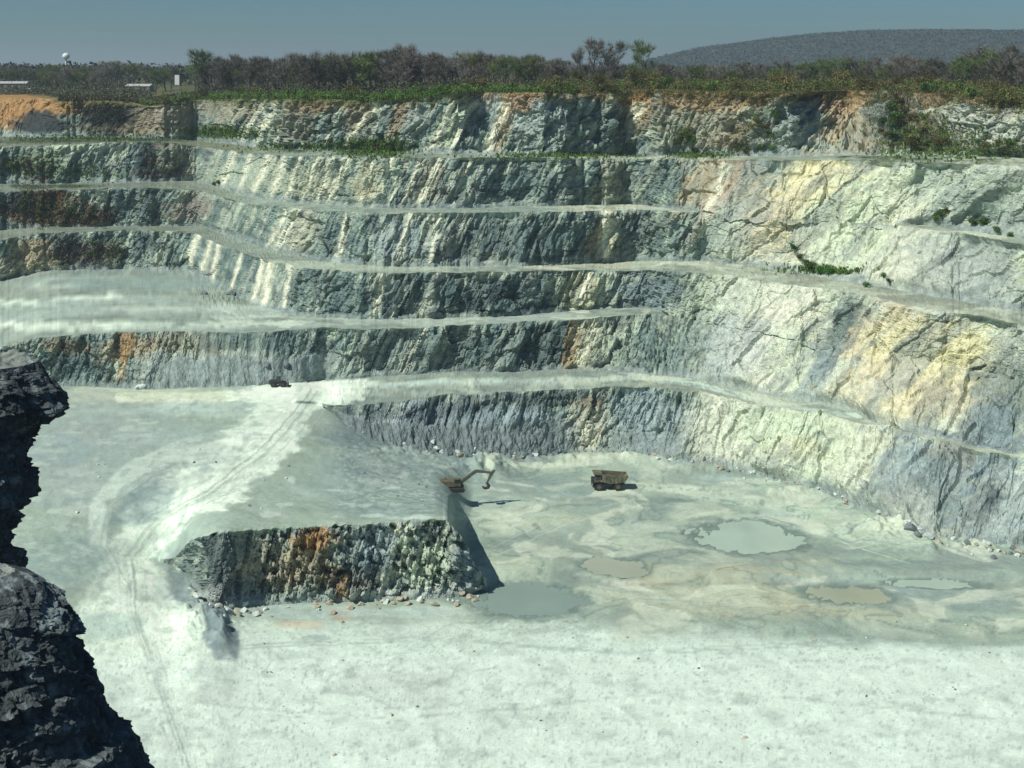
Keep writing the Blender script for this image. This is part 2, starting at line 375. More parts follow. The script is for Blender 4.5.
for (cx, cy, rx, ry, ang, kind) in POOLS:
    pm = sstep(1.6, 1.32, gauss(cx, cy, rx, ry, ang)); poolmask = np.maximum(poolmask, pm)
    pin = sstep(1.05, .80, gauss(cx, cy, rx, ry, ang)+.10*nz_s)
    POOLOUT.append((cx, cy, rx, ry, ang, kind)); poolmask = np.maximum(poolmask, pm)
P2[..., 2] += flatmask*(fl*(1-poolmask)+heap*(1-poolmask))
poolin = np.zeros((NR, NC))
for (cx, cy, rx, ry, ang, kind) in POOLS:
    poolin = np.maximum(poolin, sstep(1.04, .84, gauss(cx, cy, rx, ry, ang)+.65*nz_s+.35*nz_t)*(gauss(cx, cy, rx, ry, ang) < 1.22))
P2[..., 2] -= flatmask*poolin*.35
# plateau relief
pl = .6*fbm(P[..., 0]/25, P[..., 1]/25, oct=3, seed=81)
P2[..., 2] += np.where(isplat, pl*np.clip((BI[:, None] >= 16)*1.0, 0, 1), 0)

# ------------------------------------------------------------------ albedo of the terrain
def C(*c): return np.array(c)
GREY, BLUE, PALE, CREAM, TAN, ORANGE, RUST, DUST, FGREY, WET, SOIL, GRASS, DKBLUE = (C(.255,.345,.305), C(.09,.15,.15), C(.62,.72,.52), C(.74,.71,.44), C(.45,.38,.24),
    C(.42,.26,.11), C(.13,.07,.045), C(.88,.98,.84), C(.485,.57,.48), C(.26,.33,.31), C(.30,.24,.15), C(.07,.115,.03), C(.04,.068,.075))
alb = np.zeros((NR, NC, 3))
def mixin(m, c):
    global alb
    m = np.clip(m, 0, 1)[..., None]; alb = alb*(1-m)+c*m
rowmin, rowmax = SY.min(1), SY.max(1)
def window(cx, cy, rx, ry, ang=0.):
    c, s_ = abs(math.cos(R(ang))), abs(math.sin(R(ang))); ex = (rx*c+ry*s_)*2.1+3; ey = (rx*s_+ry*c)*2.1+3
    c0 = int(max(0, math.floor(cx-ex-X0))); c1 = int(min(NC, math.ceil(cx+ex-X0)+1))
    if c1 <= c0: return None
    sub = SY[:, c0:c1]; rows = np.nonzero((sub.min(1) < cy+ey) & (sub.max(1) > cy-ey))[0]
    if len(rows) == 0: return None
    return slice(rows[0], rows[-1]+1), slice(c0, c1)
def paint(cx, cy, rx, ry, ang, c, k, soft, wob, mul):
    w_ = window(cx, cy, rx, ry, ang)
    if w_ is None: return
    cc, ss = math.cos(R(ang)), math.sin(R(ang)); dx, dy = SX[w_]-cx, SY[w_]-cy
    u = (dx*cc+dy*ss)/rx; v = (-dx*ss+dy*cc)/ry
    r = np.sqrt(u*u+v*v)+wob*nz_s[w_]+wob*.5*nz_t[w_]
    m = np.clip(sstep(1+soft*.5, 1-soft*.5, r)*k*mul[w_], 0, 1)[..., None]
    alb[w_] = alb[w_]*(1-m)+c*m
n_big = fbm(S/26, Z/14, oct=4, seed=201); n_str = fbm(SH/2.6, Z/26, oct=4, seed=202); n_fine = fbm(SH/1.1, Z/1.6, oct=3, seed=203)
n_str2 = fbm(SH/5.5, Z/40, oct=3, seed=204)
# rock
rock = GREY*np.ones((NR, NC, 1))
alb = rock.copy()
mixin(sstep(.0, .45, n_big+.5*n_str)*.75, BLUE)
mixin(sstep(.62, 1., v2+.25*n_fine)*.55, BLUE)
mixin(sstep(.08, .45, n_str+.25*n_fine)*.62, PALE)
mixin(sstep(.22, .5, n_str2-.2*n_fine)*.45, C(.50,.53,.42))
mixin(sstep(.8, 1., v3)*.3, PALE)
mixin(sstep(.10, .0, e2)*.28*(1-rightw), DKBLUE)
mixin(sstep(.1, .5, fbm(SH/.9, Z/9, oct=3, seed=206))*.5*(1-.6*rightw), PALE*.9); mixin(sstep(.1, .5, fbm(SH/1.1, Z/8, oct=3, seed=207))*.5*(1-.6*rightw), DKBLUE)
alb *= (1+.22*n_fine)[..., None]
facemask = isface.astype(float)
st = .6+.8*fbm(S/5, Z/7, oct=3, seed=230)     # breaks painted areas up
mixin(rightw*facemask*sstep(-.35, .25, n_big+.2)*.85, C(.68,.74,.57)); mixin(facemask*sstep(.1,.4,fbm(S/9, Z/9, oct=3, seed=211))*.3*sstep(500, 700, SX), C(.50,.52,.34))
rmul = facemask*np.clip(st*.7+.6+.5*n_str+.5*sstep(250, 200, SX), .4, 1)
mixin(facemask*sstep(.02, .38, fbm(SH/1.7, Z/45, oct=3, seed=208))*sstep(190, 230, SX)*sstep(560, 450, SX)*.75*(.5+.5*sstep(-.3,.3,n_fine)), C(.66,.69,.54))
mixin(facemask*sstep(.05, .35, fbm(S/3.2, Z/3.2, oct=4, seed=209))*.55*(1-.7*rightw), C(.06,.09,.095))
def rp(cx, cy, rx, ry, ang, c, k=1., soft=.7, wob=.6, streak=0.):
    paint(cx, cy, rx, ry, ang, c, k, soft, wob, rmul)
# --- upper left: soil, dark overgrown rock, shade of the hollows painted in
rp(0,104,62,19,0,C(.50,.29,.10),1.);rp(20,108,70,14,0,ORANGE,.9); rp(95,104,50,10,0,ORANGE,.8); rp(170,115,30,20,0,TAN,.5); rp(120,128,40,10,0,SOIL,.7)
rp(42,124,24,12,0,C(.03,.045,.05),.95); rp(112,116,32,15,0,C(.025,.035,.035),1.); rp(150,112,22,20,0,TAN,.35); rp(178,114,20,18,0,C(.36,.34,.26),.6)
rp(75,155,45,14,0,PALE,.65); rp(88,165,26,15,0,BLUE,.6); rp(145,162,14,20,10,DKBLUE,.9); rp(175,160,24,16,0,TAN,.35); rp(30,160,30,12,0,GRASS,.6); rp(165,175,30,6,0,RUST,.5)
rp(40,208,40,24,0,RUST,1.); rp(85,218,36,10,0,RUST,.8); rp(20,200,18,12,0,DKBLUE,.8); rp(150,203,18,12,0,DKBLUE,.45); rp(190,208,22,14,0,C(.30,.22,.18),.5)
rp(60,250,26,20,0,DKBLUE,.6); rp(95,255,36,14,0,RUST,.45); rp(110,252,20,14,0,GRASS,.35); rp(30,258,26,18,0,TAN,.8); rp(20,270,40,10,0,CREAM,.4)
# --- upper face, centre: dark and light stripes, ochre patches near the soil
for (cx,cy,rx,ry,a,c,k) in ((225,110,34,14,0,TAN,.45),(325,103,30,9,0,ORANGE,.55),(300,118,26,16,-60,SOIL,.55),(360,112,12,26,25,SOIL,.6),(405,112,10,26,20,TAN,.6),
        (415,125,12,30,25,C(.33,.42,.40),.5),(530,110,42,26,0,C(.42,.50,.46),.8),(505,118,8,36,15,TAN,.8),(520,100,14,12,0,ORANGE,.7),(460,120,10,34,20,PALE,.55),(640,108,16,30,25,TAN,.85),(632,96,26,10,0,ORANGE,.8),
        (668,112,26,20,-40,SOIL,.4),(715,130,40,30,-35,TAN,.55),(720,100,60,10,0,ORANGE,.6),(745,140,18,22,35,SOIL,.7),(790,118,30,18,0,BLUE,.45),(760,125,20,22,0,GRASS,.3),
        (840,100,30,14,0,ORANGE,.95),(855,125,34,30,20,TAN,.75),(900,110,26,18,0,SOIL,.7),(930,130,50,24,0,C(.20,.18,.10),.75),(985,125,36,22,0,C(.55,.60,.50),.85),(1010,108,20,10,0,TAN,.7),(880,112,12,16,0,DKBLUE,.6)):
    rp(cx,cy,rx,ry,a,c,k)
rp(372,147,34,8,0,C(.09,.16,.035),.95); rp(225,133,34,6,0,C(.09,.15,.04),.9); rp(395,128,7,24,20,SOIL,.6)
# --- second face
for (cx,cy,rx,ry,a,c,k) in ((250,180,50,20,0,PALE,.45),(300,180,40,18,10,C(.52,.54,.38),.5),(365,183,12,26,18,CREAM,.5),(430,180,14,26,20,TAN,.4),(560,182,60,18,0,GREY,.5),(520,190,40,16,0,BLUE,.5),
        (610,182,16,30,15,C(.46,.46,.33),.7),(585,198,18,8,0,GRASS,.25),(655,180,26,18,0,BLUE,.3),(700,185,14,40,35,TAN,.75),(716,200,8,46,35,C(.62,.50,.36),.8),(740,180,30,20,-45,SOIL,.5)):
    rp(cx,cy,rx,ry,a,c,k)
# --- third to fifth face, centre
for (cx,cy,rx,ry,a,c,k) in ((330,238,30,22,15,BLUE,.4),(300,240,12,26,18,C(.55,.55,.40),.6),(400,240,30,20,0,C(.34,.42,.42),.6),(540,238,55,20,0,BLUE,.75),(470,240,40,14,-20,DKBLUE,.35),(606,232,8,24,5,CREAM,.8),(596,240,10,20,10,ORANGE,.35),(640,240,34,20,0,BLUE,.45),(700,235,26,24,35,GREY,.5),
        (235,255,34,22,20,BLUE,.5),(330,292,46,20,10,BLUE,.55),(420,295,60,18,0,BLUE,.6),(500,297,56,18,0,BLUE,.7),(505,292,16,9,0,DKBLUE,.9),(535,308,18,9,0,DKBLUE,.8),(475,305,26,7,-15,DKBLUE,.7),(586,295,22,24,10,CREAM,.6),(610,292,16,20,0,PALE,.6),(650,293,42,20,0,C(.22,.29,.30),.8),  # darkest spots paint in the gloom of a cave-like recess
        (120,352,45,10,-10,TAN,.55),(75,355,24,22,30,BLUE,.75),(125,350,8,26,12,ORANGE,.8),(180,350,60,16,0,TAN,.35),(60,345,26,8,0,ORANGE,.3),(260,342,60,12,0,BLUE,.6),(250,366,120,14,0,FGREY,.75),(400,350,50,20,0,BLUE,.3),(500,345,60,20,0,BLUE,.5),(548,345,16,24,0,DKBLUE,.55),(572,350,8,24,8,ORANGE,.7),(588,345,16,26,20,CREAM,.55),(620,345,20,22,25,PALE,.35),(640,348,36,18,0,BLUE,.4)):
    rp(cx,cy,rx,ry,a,c,k)
# --- bright right-hand wall
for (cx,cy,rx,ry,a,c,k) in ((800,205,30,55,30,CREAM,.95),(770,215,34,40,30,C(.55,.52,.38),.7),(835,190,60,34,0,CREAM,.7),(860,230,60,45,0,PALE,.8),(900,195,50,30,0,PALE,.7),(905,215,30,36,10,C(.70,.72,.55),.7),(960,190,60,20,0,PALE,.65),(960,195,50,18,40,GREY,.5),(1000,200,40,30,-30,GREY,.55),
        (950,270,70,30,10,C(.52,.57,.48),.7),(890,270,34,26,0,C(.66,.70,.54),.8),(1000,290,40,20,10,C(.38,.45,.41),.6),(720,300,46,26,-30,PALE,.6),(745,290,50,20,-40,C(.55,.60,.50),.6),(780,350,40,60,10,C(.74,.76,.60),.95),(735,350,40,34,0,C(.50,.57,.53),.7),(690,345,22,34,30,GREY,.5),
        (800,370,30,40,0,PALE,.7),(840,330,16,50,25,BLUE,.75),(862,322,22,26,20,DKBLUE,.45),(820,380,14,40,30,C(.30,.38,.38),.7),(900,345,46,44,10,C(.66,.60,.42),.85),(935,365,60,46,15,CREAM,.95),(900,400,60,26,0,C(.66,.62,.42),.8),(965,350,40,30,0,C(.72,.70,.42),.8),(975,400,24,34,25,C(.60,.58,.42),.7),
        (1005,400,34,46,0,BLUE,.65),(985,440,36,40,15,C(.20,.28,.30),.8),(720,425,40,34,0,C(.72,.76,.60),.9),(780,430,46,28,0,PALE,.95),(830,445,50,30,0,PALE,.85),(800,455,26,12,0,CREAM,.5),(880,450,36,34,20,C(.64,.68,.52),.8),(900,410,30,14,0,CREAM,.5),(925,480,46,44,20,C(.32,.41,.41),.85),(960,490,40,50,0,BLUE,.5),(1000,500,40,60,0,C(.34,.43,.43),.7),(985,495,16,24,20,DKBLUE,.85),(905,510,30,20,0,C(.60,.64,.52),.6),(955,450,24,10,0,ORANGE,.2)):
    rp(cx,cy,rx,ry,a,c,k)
mixin(rightw*facemask*sstep(.08, .38, fbm(dipc/5, (Z*.85+S)/40, oct=4, seed=212))*.6, C(.34,.40,.36)); mixin(rightw*facemask*sstep(.2, .45, fbm(dipc/3, (Z*.85+S)/26, oct=3, seed=213))*.45, C(.16,.20,.19))
# --- lowest face, centre
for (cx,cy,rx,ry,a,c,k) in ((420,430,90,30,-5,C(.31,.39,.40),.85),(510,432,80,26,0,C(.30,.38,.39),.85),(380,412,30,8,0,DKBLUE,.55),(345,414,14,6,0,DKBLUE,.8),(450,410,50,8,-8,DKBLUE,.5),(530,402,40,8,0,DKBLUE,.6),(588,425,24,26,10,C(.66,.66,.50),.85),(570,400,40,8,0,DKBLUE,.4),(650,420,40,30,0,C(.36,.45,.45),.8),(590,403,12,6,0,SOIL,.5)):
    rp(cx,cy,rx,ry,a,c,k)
# the block in the foreground
for (cx,cy,rx,ry,a,c,k) in ((330,565,150,45,0,C(.36,.42,.38),.5),(310,555,26,26,0,TAN,.8),(312,540,20,14,0,ORANGE,.8),(290,575,40,16,0,C(.48,.42,.28),.6),(265,555,20,20,0,C(.42,.38,.26),.5),(218,560,18,30,20,DKBLUE,.7),(240,590,40,8,0,DKBLUE,.5),(350,578,30,12,0,RUST,.5),(345,600,8,20,-10,ORANGE,.95),
        (400,560,10,30,20,PALE,.7),(375,550,16,26,25,C(.34,.44,.46),.7),(385,565,26,10,0,DKBLUE,.5),(430,570,16,30,15,PALE,.75),(465,560,14,22,20,C(.36,.46,.48),.6),(410,595,60,10,0,C(.58,.64,.56),.7),(230,600,40,12,0,C(.5,.55,.5),.6)):
    rp(cx,cy,rx,ry,a,c,k)
# chalky drill streaks down the benches: light lines leaning the way the drill holes do
strk = [((332,158),(316,205),2.2),((318,160),(300,208),1.6),((297,210),(275,250),2.4),((285,212),(268,245),1.5),((271,255),(263,303),3.0),((262,256),(252,300),1.6),((292,263),(284,305),1.6),((384,273),(374,318),2.2),((378,152),(360,205),1.4),((392,160),(372,208),2.2),((345,160),(325,205),1.4),
        ((420,160),(402,207),1.6),((440,160),(418,208),2.0),((470,160),(452,205),1.2),((235,150),(222,185),2.),((250,155),(238,192),1.6),((268,156),(252,196),2.0),((285,158),(270,200),1.6),((300,158),(284,203),1.2),((212,240),(203,268),1.8),((220,240),(212,280),1.4),((240,255),(230,295),1.6),((200,232),(192,262),1.8),((606,212),(602,255),3.),((480,95),(450,152),1.6),((505,97),(488,152),2.6),
        ((375,102),(345,150),2.4),((350,160),(330,205),1.2),((590,275),(570,318),2.2),((600,320),(580,366),2.0),((726,165),(700,235),3.0),((640,105),(628,140),3.0),((410,216),(398,262),2.0),((455,100),(430,150),2.0),((280,100),(255,145),2.0),((262,103),(240,140),1.8),((440,215),(430,262),1.4),((345,215),(335,262),1.4)]
for (x0, y0), (x1, y1), w in strk:
    w_ = window((x0+x1)/2, (y0+y1)/2, abs(x1-x0)/2+6, (y1-y0)/2+3)
    t = np.clip((SY[w_]-y0)/(y1-y0), 0, 1); dx = SX[w_]-(x0+(x1-x0)*t)+1.4*nz_t[w_]
    inside = ((SY[w_] > y0-3) & (SY[w_] < y1+3)).astype(float)
    m = np.clip(np.exp(-(dx/(w*1.5))**2)*inside*facemask[w_]*np.clip(.95+.5*n_fine[w_], .5, 1), 0, 1)[..., None]
    alb[w_] = alb[w_]*(1-m)+C(.86,.87,.66)*m
mixin(tal*.92, C(.27,.335,.315)*(1+.35*n_fine[..., None]))
mixin(tal*(BI[:, None] == 5)*sstep(600, 540, SX)*np.clip(.6+.8*n_fine, .1, 1), C(.15,.195,.195))
rock_alb = np.clip(alb, .02, .88)

# flats
alb = FGREY*np.ones((NR, NC, 1))
fx, fy = P[..., 0], P[..., 1]
g1 = fbm(fx/30, fy/16, oct=4, seed=301); g2 = fbm(fx/5, fy/4, oct=4, seed=302); g3 = fbm(fx/60, fy/14, oct=3, seed=303)
mixin(sstep(.05, .5, g1)*.45, C(.56,.66,.60)); mixin(sstep(-.1, -.5, g1+.2*g2)*.45, C(.31,.40,.38)); mixin(sstep(.2, .55, g3)*.45, C(.62,.72,.64))
flm = isflat.astype(float)
fmul = np.clip(.9+.5*g2, .55, 1)
def fp(cx, cy, rx, ry, ang, c, k=1., soft=.5, wob=.35):
    paint(cx, cy, rx, ry, ang, c, k, soft, wob, fmul)
def track(pts, w, c, k=1., ruts=0):
    xs_ = [p[0] for p in pts]; ys_ = [p[1] for p in pts]; hx_, hy_ = (max(xs_)-min(xs_))/2, (max(ys_)-min(ys_))/2
    w_ = window((max(xs_)+min(xs_))/2, (max(ys_)+min(ys_))/2, hx_/2.1+w+2, hy_/2.1+w+2)
    if w_ is None: return
    X_, Y_ = SX[w_], SY[w_]; best = np.full(X_.shape, 1e9); wo = 2.2*nz_s[w_]
    for (xa, ya), (xb, yb) in zip(pts[:-1], pts[1:]):
        vx, vy = xb-xa, yb-ya; L2 = vx*vx+vy*vy
        t = np.clip(((X_-xa)*vx+(Y_-ya)*vy)/L2, 0, 1)
        best = np.minimum(best, np.hypot(X_+wo-(xa+t*vx), Y_+.4*wo-(ya+t*vy)))
    m = (sstep(w*1.2, w*.7, best+w*.4*nz_s[w_]+w*.25*nz_t[w_]+w*.2*g2[w_])*k*(1-isface[w_]))[..., None]
    alb[w_] = alb[w_]*(1-m)+c*m
MID = (SY > 387) & (SX < 480)
# benches (narrow ledges): pale dust and grey rubble
mixin(bench_rows*np.ones((1, NC))*.6, C(.44,.51,.44)); mixin((bench_rows & (SX > 640))*.6, C(.47,.50,.40)); mixin(bench_rows*sstep(0, .4, g1+.6*g2)*.5, C(.40,.44,.36)); mixin(bench_rows*sstep(.0, .3, fbm(S/4, fy/2.5, oct=4, seed=305))*.6, C(.33,.38,.34)); mixin(bench_rows*sstep(.1, .4, fbm(S/9, fy/4, oct=3, seed=306))*.5, C(.55,.60,.50)); mixin((bench_rows & (SX > 690))*.6, C(.58,.62,.50)); mixin((bench_rows & (BI[:, None] == 14))*sstep(280, 220, SX)*.8, C(.27,.29,.19)); mixin((bench_rows & (BI[:, None] >= 10))*sstep(230, 190, SX)*sstep(-.1, .2, fbm(S/6, fy/9, oct=3, seed=307))*.75, C(.22,.26,.24)); mixin((bench_rows & (BI[:, None] >= 10))*sstep(260, 190, SX)*.7, C(.34,.37,.30)); mixin(bench_rows*sstep(-.05, .35, g2)*.45, C(.30,.36,.33)); mixin((bench_rows & (BI[:, None] == 14))*.5*sstep(-.2, .3, g2), C(.30,.33,.20))
fp(560,264,40,6,0,C(.55,.47,.32),.6); fp(610,262,24,6,0,C(.60,.45,.28),.5); fp(600,207,50,4,0,C(.50,.42,.28),.5); fp(900,290,120,14,10,C(.46,.45,.36),.5); fp(380,265,140,5,0,C(.66,.72,.58),.6)
fp(480,320,150,6,0,C(.66,.74,.65),.6)
for (cx,cy,rx,ry) in ((225,134,30,5),(375,150,34,5),(300,148,40,4),(560,156,60,3),(700,155,26,4),(880,156,40,4),(960,158,60,4),(60,140,60,4),(160,138,30,3),(600,206,18,2),(60,186,50,3)): fp(cx,cy,rx,ry,0,GRASS,.85,.8,.6)
fp(950,300,90,8,12,C(.34,.40,.36),.4)
# the long terrace on the left
ter4 = (BI == 8)[:, None]*np.ones((1, NC))
mixin(ter4*.5*sstep(.0, .4, g3), C(.60,.70,.64))
for (cx,cy,rx,ry,k) in ((80,299,32,2.4,.8),(20,303,22,2,.7),(60,327,46,4,.8),(150,325,30,3,.5),(10,324,22,3,.9),(115,296,8,3,.9),(250,324,60,3,.6),(45,286,30,2,.6),(260,316,40,3,.5),(170,309,60,3,.3)): fp(cx,cy,rx,ry,-1,DUST,k,.8,1.0)
fp(150,283,90,8,0,C(.40,.50,.48),.6); fp(20,290,30,6,0,C(.46,.50,.44),.5); fp(30,262,30,8,0,C(.55,.50,.38),.5)
# middle floor: white haul road and trampled grey
fp(110,460,100,60,0,C(.50,.57,.55),.6); fp(400,480,95,40,0,C(.45,.55,.52),.75); fp(140,395,130,8,0,C(.78,.82,.66),.55); fp(100,400,60,6,0,C(.55,.60,.52),.5)
fp(240,405,80,14,0,C(.66,.78,.70),.7)
track([(350,378),(300,392),(270,420),(245,455),(205,480),(165,505),(140,540),(132,575),(140,615),(160,680),(190,800)], 24, DUST, .97)
track([(132,575),(145,610),(160,650),(185,760)], 34, DUST, .9)
track([(300,392),(268,425),(240,460),(200,490),(160,520)], 20, C(.74,.83,.73), .75)
track([(330,386),(300,392),(230,396),(120,398)], 5, C(.80,.85,.68), .8)
track([(140,540),(105,580),(60,640)], 9, C(.74,.82,.72), .5)
track([(330,385),(300,400),(285,430),(268,455),(245,470),(210,492),(165,515)], 19, DUST, .97)
track([(250,396),(300,400),(320,402)], 9, DUST, .8)
track([(330,384),(290,392),(230,396)], 5, DUST, .7)
track([(215,450),(160,458),(120,478),(98,505),(95,535),(118,565)], 8, C(.68,.77,.68), .8)
track([(260,425),(190,440),(130,465),(105,490),(95,520)], 3.5, C(.66,.76,.67), .6)
track([(380,385),(450,381),(560,380),(640,378),(700,385),(760,400),(800,408),(860,416)], 2.4, C(.70,.82,.74), .85)
track([(330,384),(450,384),(560,383)], 2.5, C(.62,.71,.64), .4)
fp(145,505,34,16,-25,C(.33,.42,.42),.85); fp(160,490,30,8,-20,C(.30,.38,.38),.5); fp(60,560,45,26,0,C(.40,.50,.47),.6); fp(60,450,34,16,0,C(.40,.50,.50),.5); fp(180,430,40,10,0,C(.50,.60,.56),.5)
fp(150,640,90,40,0,DUST,.8); fp(110,625,34,12,0,C(.52,.64,.60),.5)
fp(238,435,15,2.2,0,C(.88,.96,.86),1); fp(240,442,22,2.2,0,C(.86,.94,.84),1); fp(232,431,11,1.6,0,DUST,.9); fp(208,470,8,3,0,C(.35,.44,.44),.5)
for (cx,cy,rx,ry) in ((335,490,10,1.6),(388,488,8,1.2),(360,505,10,1.2),(340,518,8,1.2),(440,518,40,1.6),(292,480,4,4),(285,505,8,2),(270,515,10,2),(400,518,20,1.6),(375,516,14,2)): fp(cx,cy,rx,ry,0,C(.72,.82,.72),.7,.7,1.3)
fp(410,435,90,16,0,C(.30,.38,.39),.7); fp(500,452,70,14,0,C(.36,.44,.44),.7); fp(400,470,70,10,0,C(.40,.49,.47),.6)
fp(180,590,22,22,0,C(.56,.64,.62),.5); SLOPE = [(190,592,15,34,-32,C(.36,.43,.43)),(218,630,15,26,-22,C(.33,.40,.41)),(203,596,8,22,-32,C(.24,.30,.31)),(232,640,6,16,-15,C(.24,.30,.32))]; fp(172,560,18,12,0,C(.42,.50,.48),.8)
# lower floor
low = (SX > 462)
fp(560,490,80,18,0,C(.40,.49,.46),.6); fp(520,520,60,14,0,C(.62,.70,.60),.7); fp(600,545,90,18,0,C(.44,.52,.47),.6); fp(560,520,40,5,-8,C(.66,.70,.55),.5); fp(545,500,46,8,0,C(.60,.70,.62),.5)
fp(645,447,34,6,0,C(.74,.78,.62),.95); fp(640,452,60,5,0,C(.56,.66,.64),.6); fp(690,460,40,8,0,C(.50,.60,.60),.5); fp(680,489,42,5,2,C(.72,.80,.68),.9); fp(725,497,40,8,0,C(.66,.76,.66),.7); fp(720,480,40,5,0,C(.60,.72,.68),.7)
fp(640,510,80,10,0,C(.42,.50,.46),.6); fp(800,500,60,20,10,C(.66,.76,.64),.75); fp(840,525,90,16,12,C(.64,.74,.62),.7); fp(780,520,30,8,10,C(.46,.55,.52),.6); fp(730,555,120,10,4,C(.46,.50,.43),.6)
fp(700,575,90,9,6,C(.58,.56,.42),.6); fp(655,582,22,4,0,C(.64,.54,.38),.6); fp(620,585,30,5,0,C(.82,.88,.78),.85); fp(700,600,110,16,6,C(.56,.56,.44),.65); fp(820,605,110,12,6,C(.60,.58,.42),.6); fp(760,570,60,3,5,C(.60,.55,.40),.5)
fp(840,585,70,6,4,C(.42,.49,.46),.7); fp(920,565,90,4,2,C(.36,.44,.42),.8); fp(960,595,80,12,4,C(.44,.53,.50),.8); fp(930,582,90,5,2,C(.60,.72,.62),.7); fp(900,605,90,5,5,C(.40,.48,.45),.6); fp(990,560,50,5,5,C(.40,.48,.48),.8)
fp(960,620,110,10,3,C(.62,.70,.58),.5); fp(1000,575,60,6,2,C(.56,.68,.62),.5)
for (cx,cy,rx,ry,a) in ((566,578,20,9,-20),(600,553,60,4,3),(660,560,50,4,6),(700,523,12,16,-50),(695,545,14,10,40),(700,505,30,3,10),(715,515,14,10,-60),(735,555,60,3,4),(800,545,20,4,20),(845,602,60,4,3),(520,617,60,3,0),(580,606,12,10,-30),(462,600,30,4,0),(760,495,30,3,10),(660,500,60,3,3)): fp(cx,cy,rx,ry,a,C(.33,.40,.37),.6)
# bright dust sheet in front
front = sstep(612, 632, SY+8*nz_s-(np.clip(SX-560, 0, 600))*.065)
mixin(front*.85*sstep(225, 250, SX+6*nz_s), C(.78,.88,.78)); mixin(sstep(640, 665, SY+5*nz_s)*.8, C(.78,.87,.78))
for a_ in SLOPE: fp(*a_, .95, .5, .5)
fp(300,625,30,4,0,C(.72,.62,.46),.5); fp(315,638,14,3,0,C(.40,.48,.48),.6); fp(340,615,12,6,0,C(.66,.48,.28),.6); fp(300,612,70,7,0,C(.60,.70,.68),.6); fp(430,612,50,6,0,C(.66,.76,.72),.6)
mixin(sstep(.15, .5, fbm(fx/3, fy/3, oct=4, seed=330))*.35, C(.46,.53,.48)); mixin(sstep(.25, .6, fbm(fx/.5, fy/.5, oct=3, seed=335))*.5*sstep(560, 640, SY), C(.42,.49,.45))
q1 = fbm(fx/24, fy/24, oct=3, seed=331); q2 = fbm(fx/24, fy/24, oct=3, seed=332)
w1 = fbm(fx/20+1.6*q1, fy/16+1.6*q2, oct=4, seed=333); w2 = fbm(fx/9+2.2*q2, fy/9+2.2*q1, oct=4, seed=334)
lowf = sstep(430, 480, SX)*sstep(650, 625, SY)*flm
mixin(lowf*sstep(.05, .35, w1)*.6, C(.66,.73,.61)); mixin(lowf*sstep(.05, .4, w2)*.4, C(.62,.66,.52)); mixin(lowf*sstep(-.08, -.4, w1)*.5, C(.40,.46,.41))
mixin(lowf*sstep(.045, .0, np.abs(w1-.03+.05*g2))*.6, C(.31,.38,.35)); mixin(lowf*sstep(.03, .0, np.abs(w2+.12))*.45, C(.35,.42,.38)); mixin(lowf*sstep(.22, .4, w2)*.45, C(.78,.84,.72))
mixin(flm*sstep(395, 410, SY)*sstep(480, 440, SX)*sstep(.05, .4, w2)*.35, C(.60,.66,.60)); mixin(flm*sstep(395, 410, SY)*sstep(480, 440, SX)*sstep(.03, 0, np.abs(w1-.05))*.3, C(.36,.43,.40))
rubz = sstep(318, 350, SX)*sstep(475, 455, SX)*sstep(398, 410, SY)*sstep(522, 505, SY)
mixin(rubz*sstep(-.05, .35, fbm(fx/1.4, fy/2.2, oct=4, seed=351))*.55, C(.33,.40,.38)); mixin(rubz*sstep(.15, .45, fbm(fx/.9, fy/1.6, oct=3, seed=352))*.5, C(.70,.76,.68)); mixin(rubz*sstep(460, 415, SY)*.45, C(.30,.37,.37))
lefz = sstep(300, 240, SX)*sstep(392, 402, SY)*sstep(640, 600, SY)
mixin(lefz*sstep(.1, .45, fbm(fx/2, fy/4, oct=4, seed=353))*.35, C(.38,.45,.43)); mixin(lefz*sstep(.2, .5, fbm(fx/5, fy/3, oct=4, seed=354))*.35, C(.74,.81,.71))
rr_ = random.Random(4)
for base, n_, sp in (([(318,392),(290,425),(262,455),(215,490),(160,520),(132,560),(136,615),(160,680),(200,800)], 26, 15),([(262,455),(205,462),(150,475),(110,505),(105,545),(128,590)], 7, 8),([(240,650),(420,640),(640,655),(900,640),(1200,660)], 7, 10),([(470,560),(560,520),(640,500),(760,515),(900,560)], 8, 10),([(500,640),(640,600),(800,610),(1000,600),(1200,610)], 8, 12),([(150,700),(400,720),(700,690),(1200,740)], 7, 14),([(0,310),(120,300),(260,318),(420,322)], 4, 4)):
    for _ in range(n_):
        o_ = rr_.gauss(0, sp*.55); ww = rr_.uniform(.5, 1.1)
        c_ = C(.34,.41,.38) if rr_.random() < .6 else C(.84,.93,.80)
        track([(px_+o_+rr_.uniform(-2, 2), py_+o_*.35+rr_.uniform(-1, 1)) for px_, py_ in base], ww, c_, rr_.uniform(.08, .2))
# fine wheel ruts that curl over the floor
rut = np.abs(fbm(fx/26, fy/20, oct=2, seed=340)); rl = sstep(.05, .0, np.abs((rut*14) % 1-.5)-.02)*sstep(.0, .3, fbm(fx/18, fy/18, oct=2, seed=341))
mixin(rl*.22*(SY > 388), C(.36,.43,.41))
# pool margins: wet, darker mud
for (cx, cy, rx, ry, ang, kind) in POOLS:
    r = gauss(cx, cy, rx, ry, ang)+.16*nz_s
    mixin(sstep(1.45, 1.05, r+.25*nz_t)*.75, C(.27,.34,.31))
alb = alb**1.5*1.03
flat_alb = np.clip(alb, .03, .92)
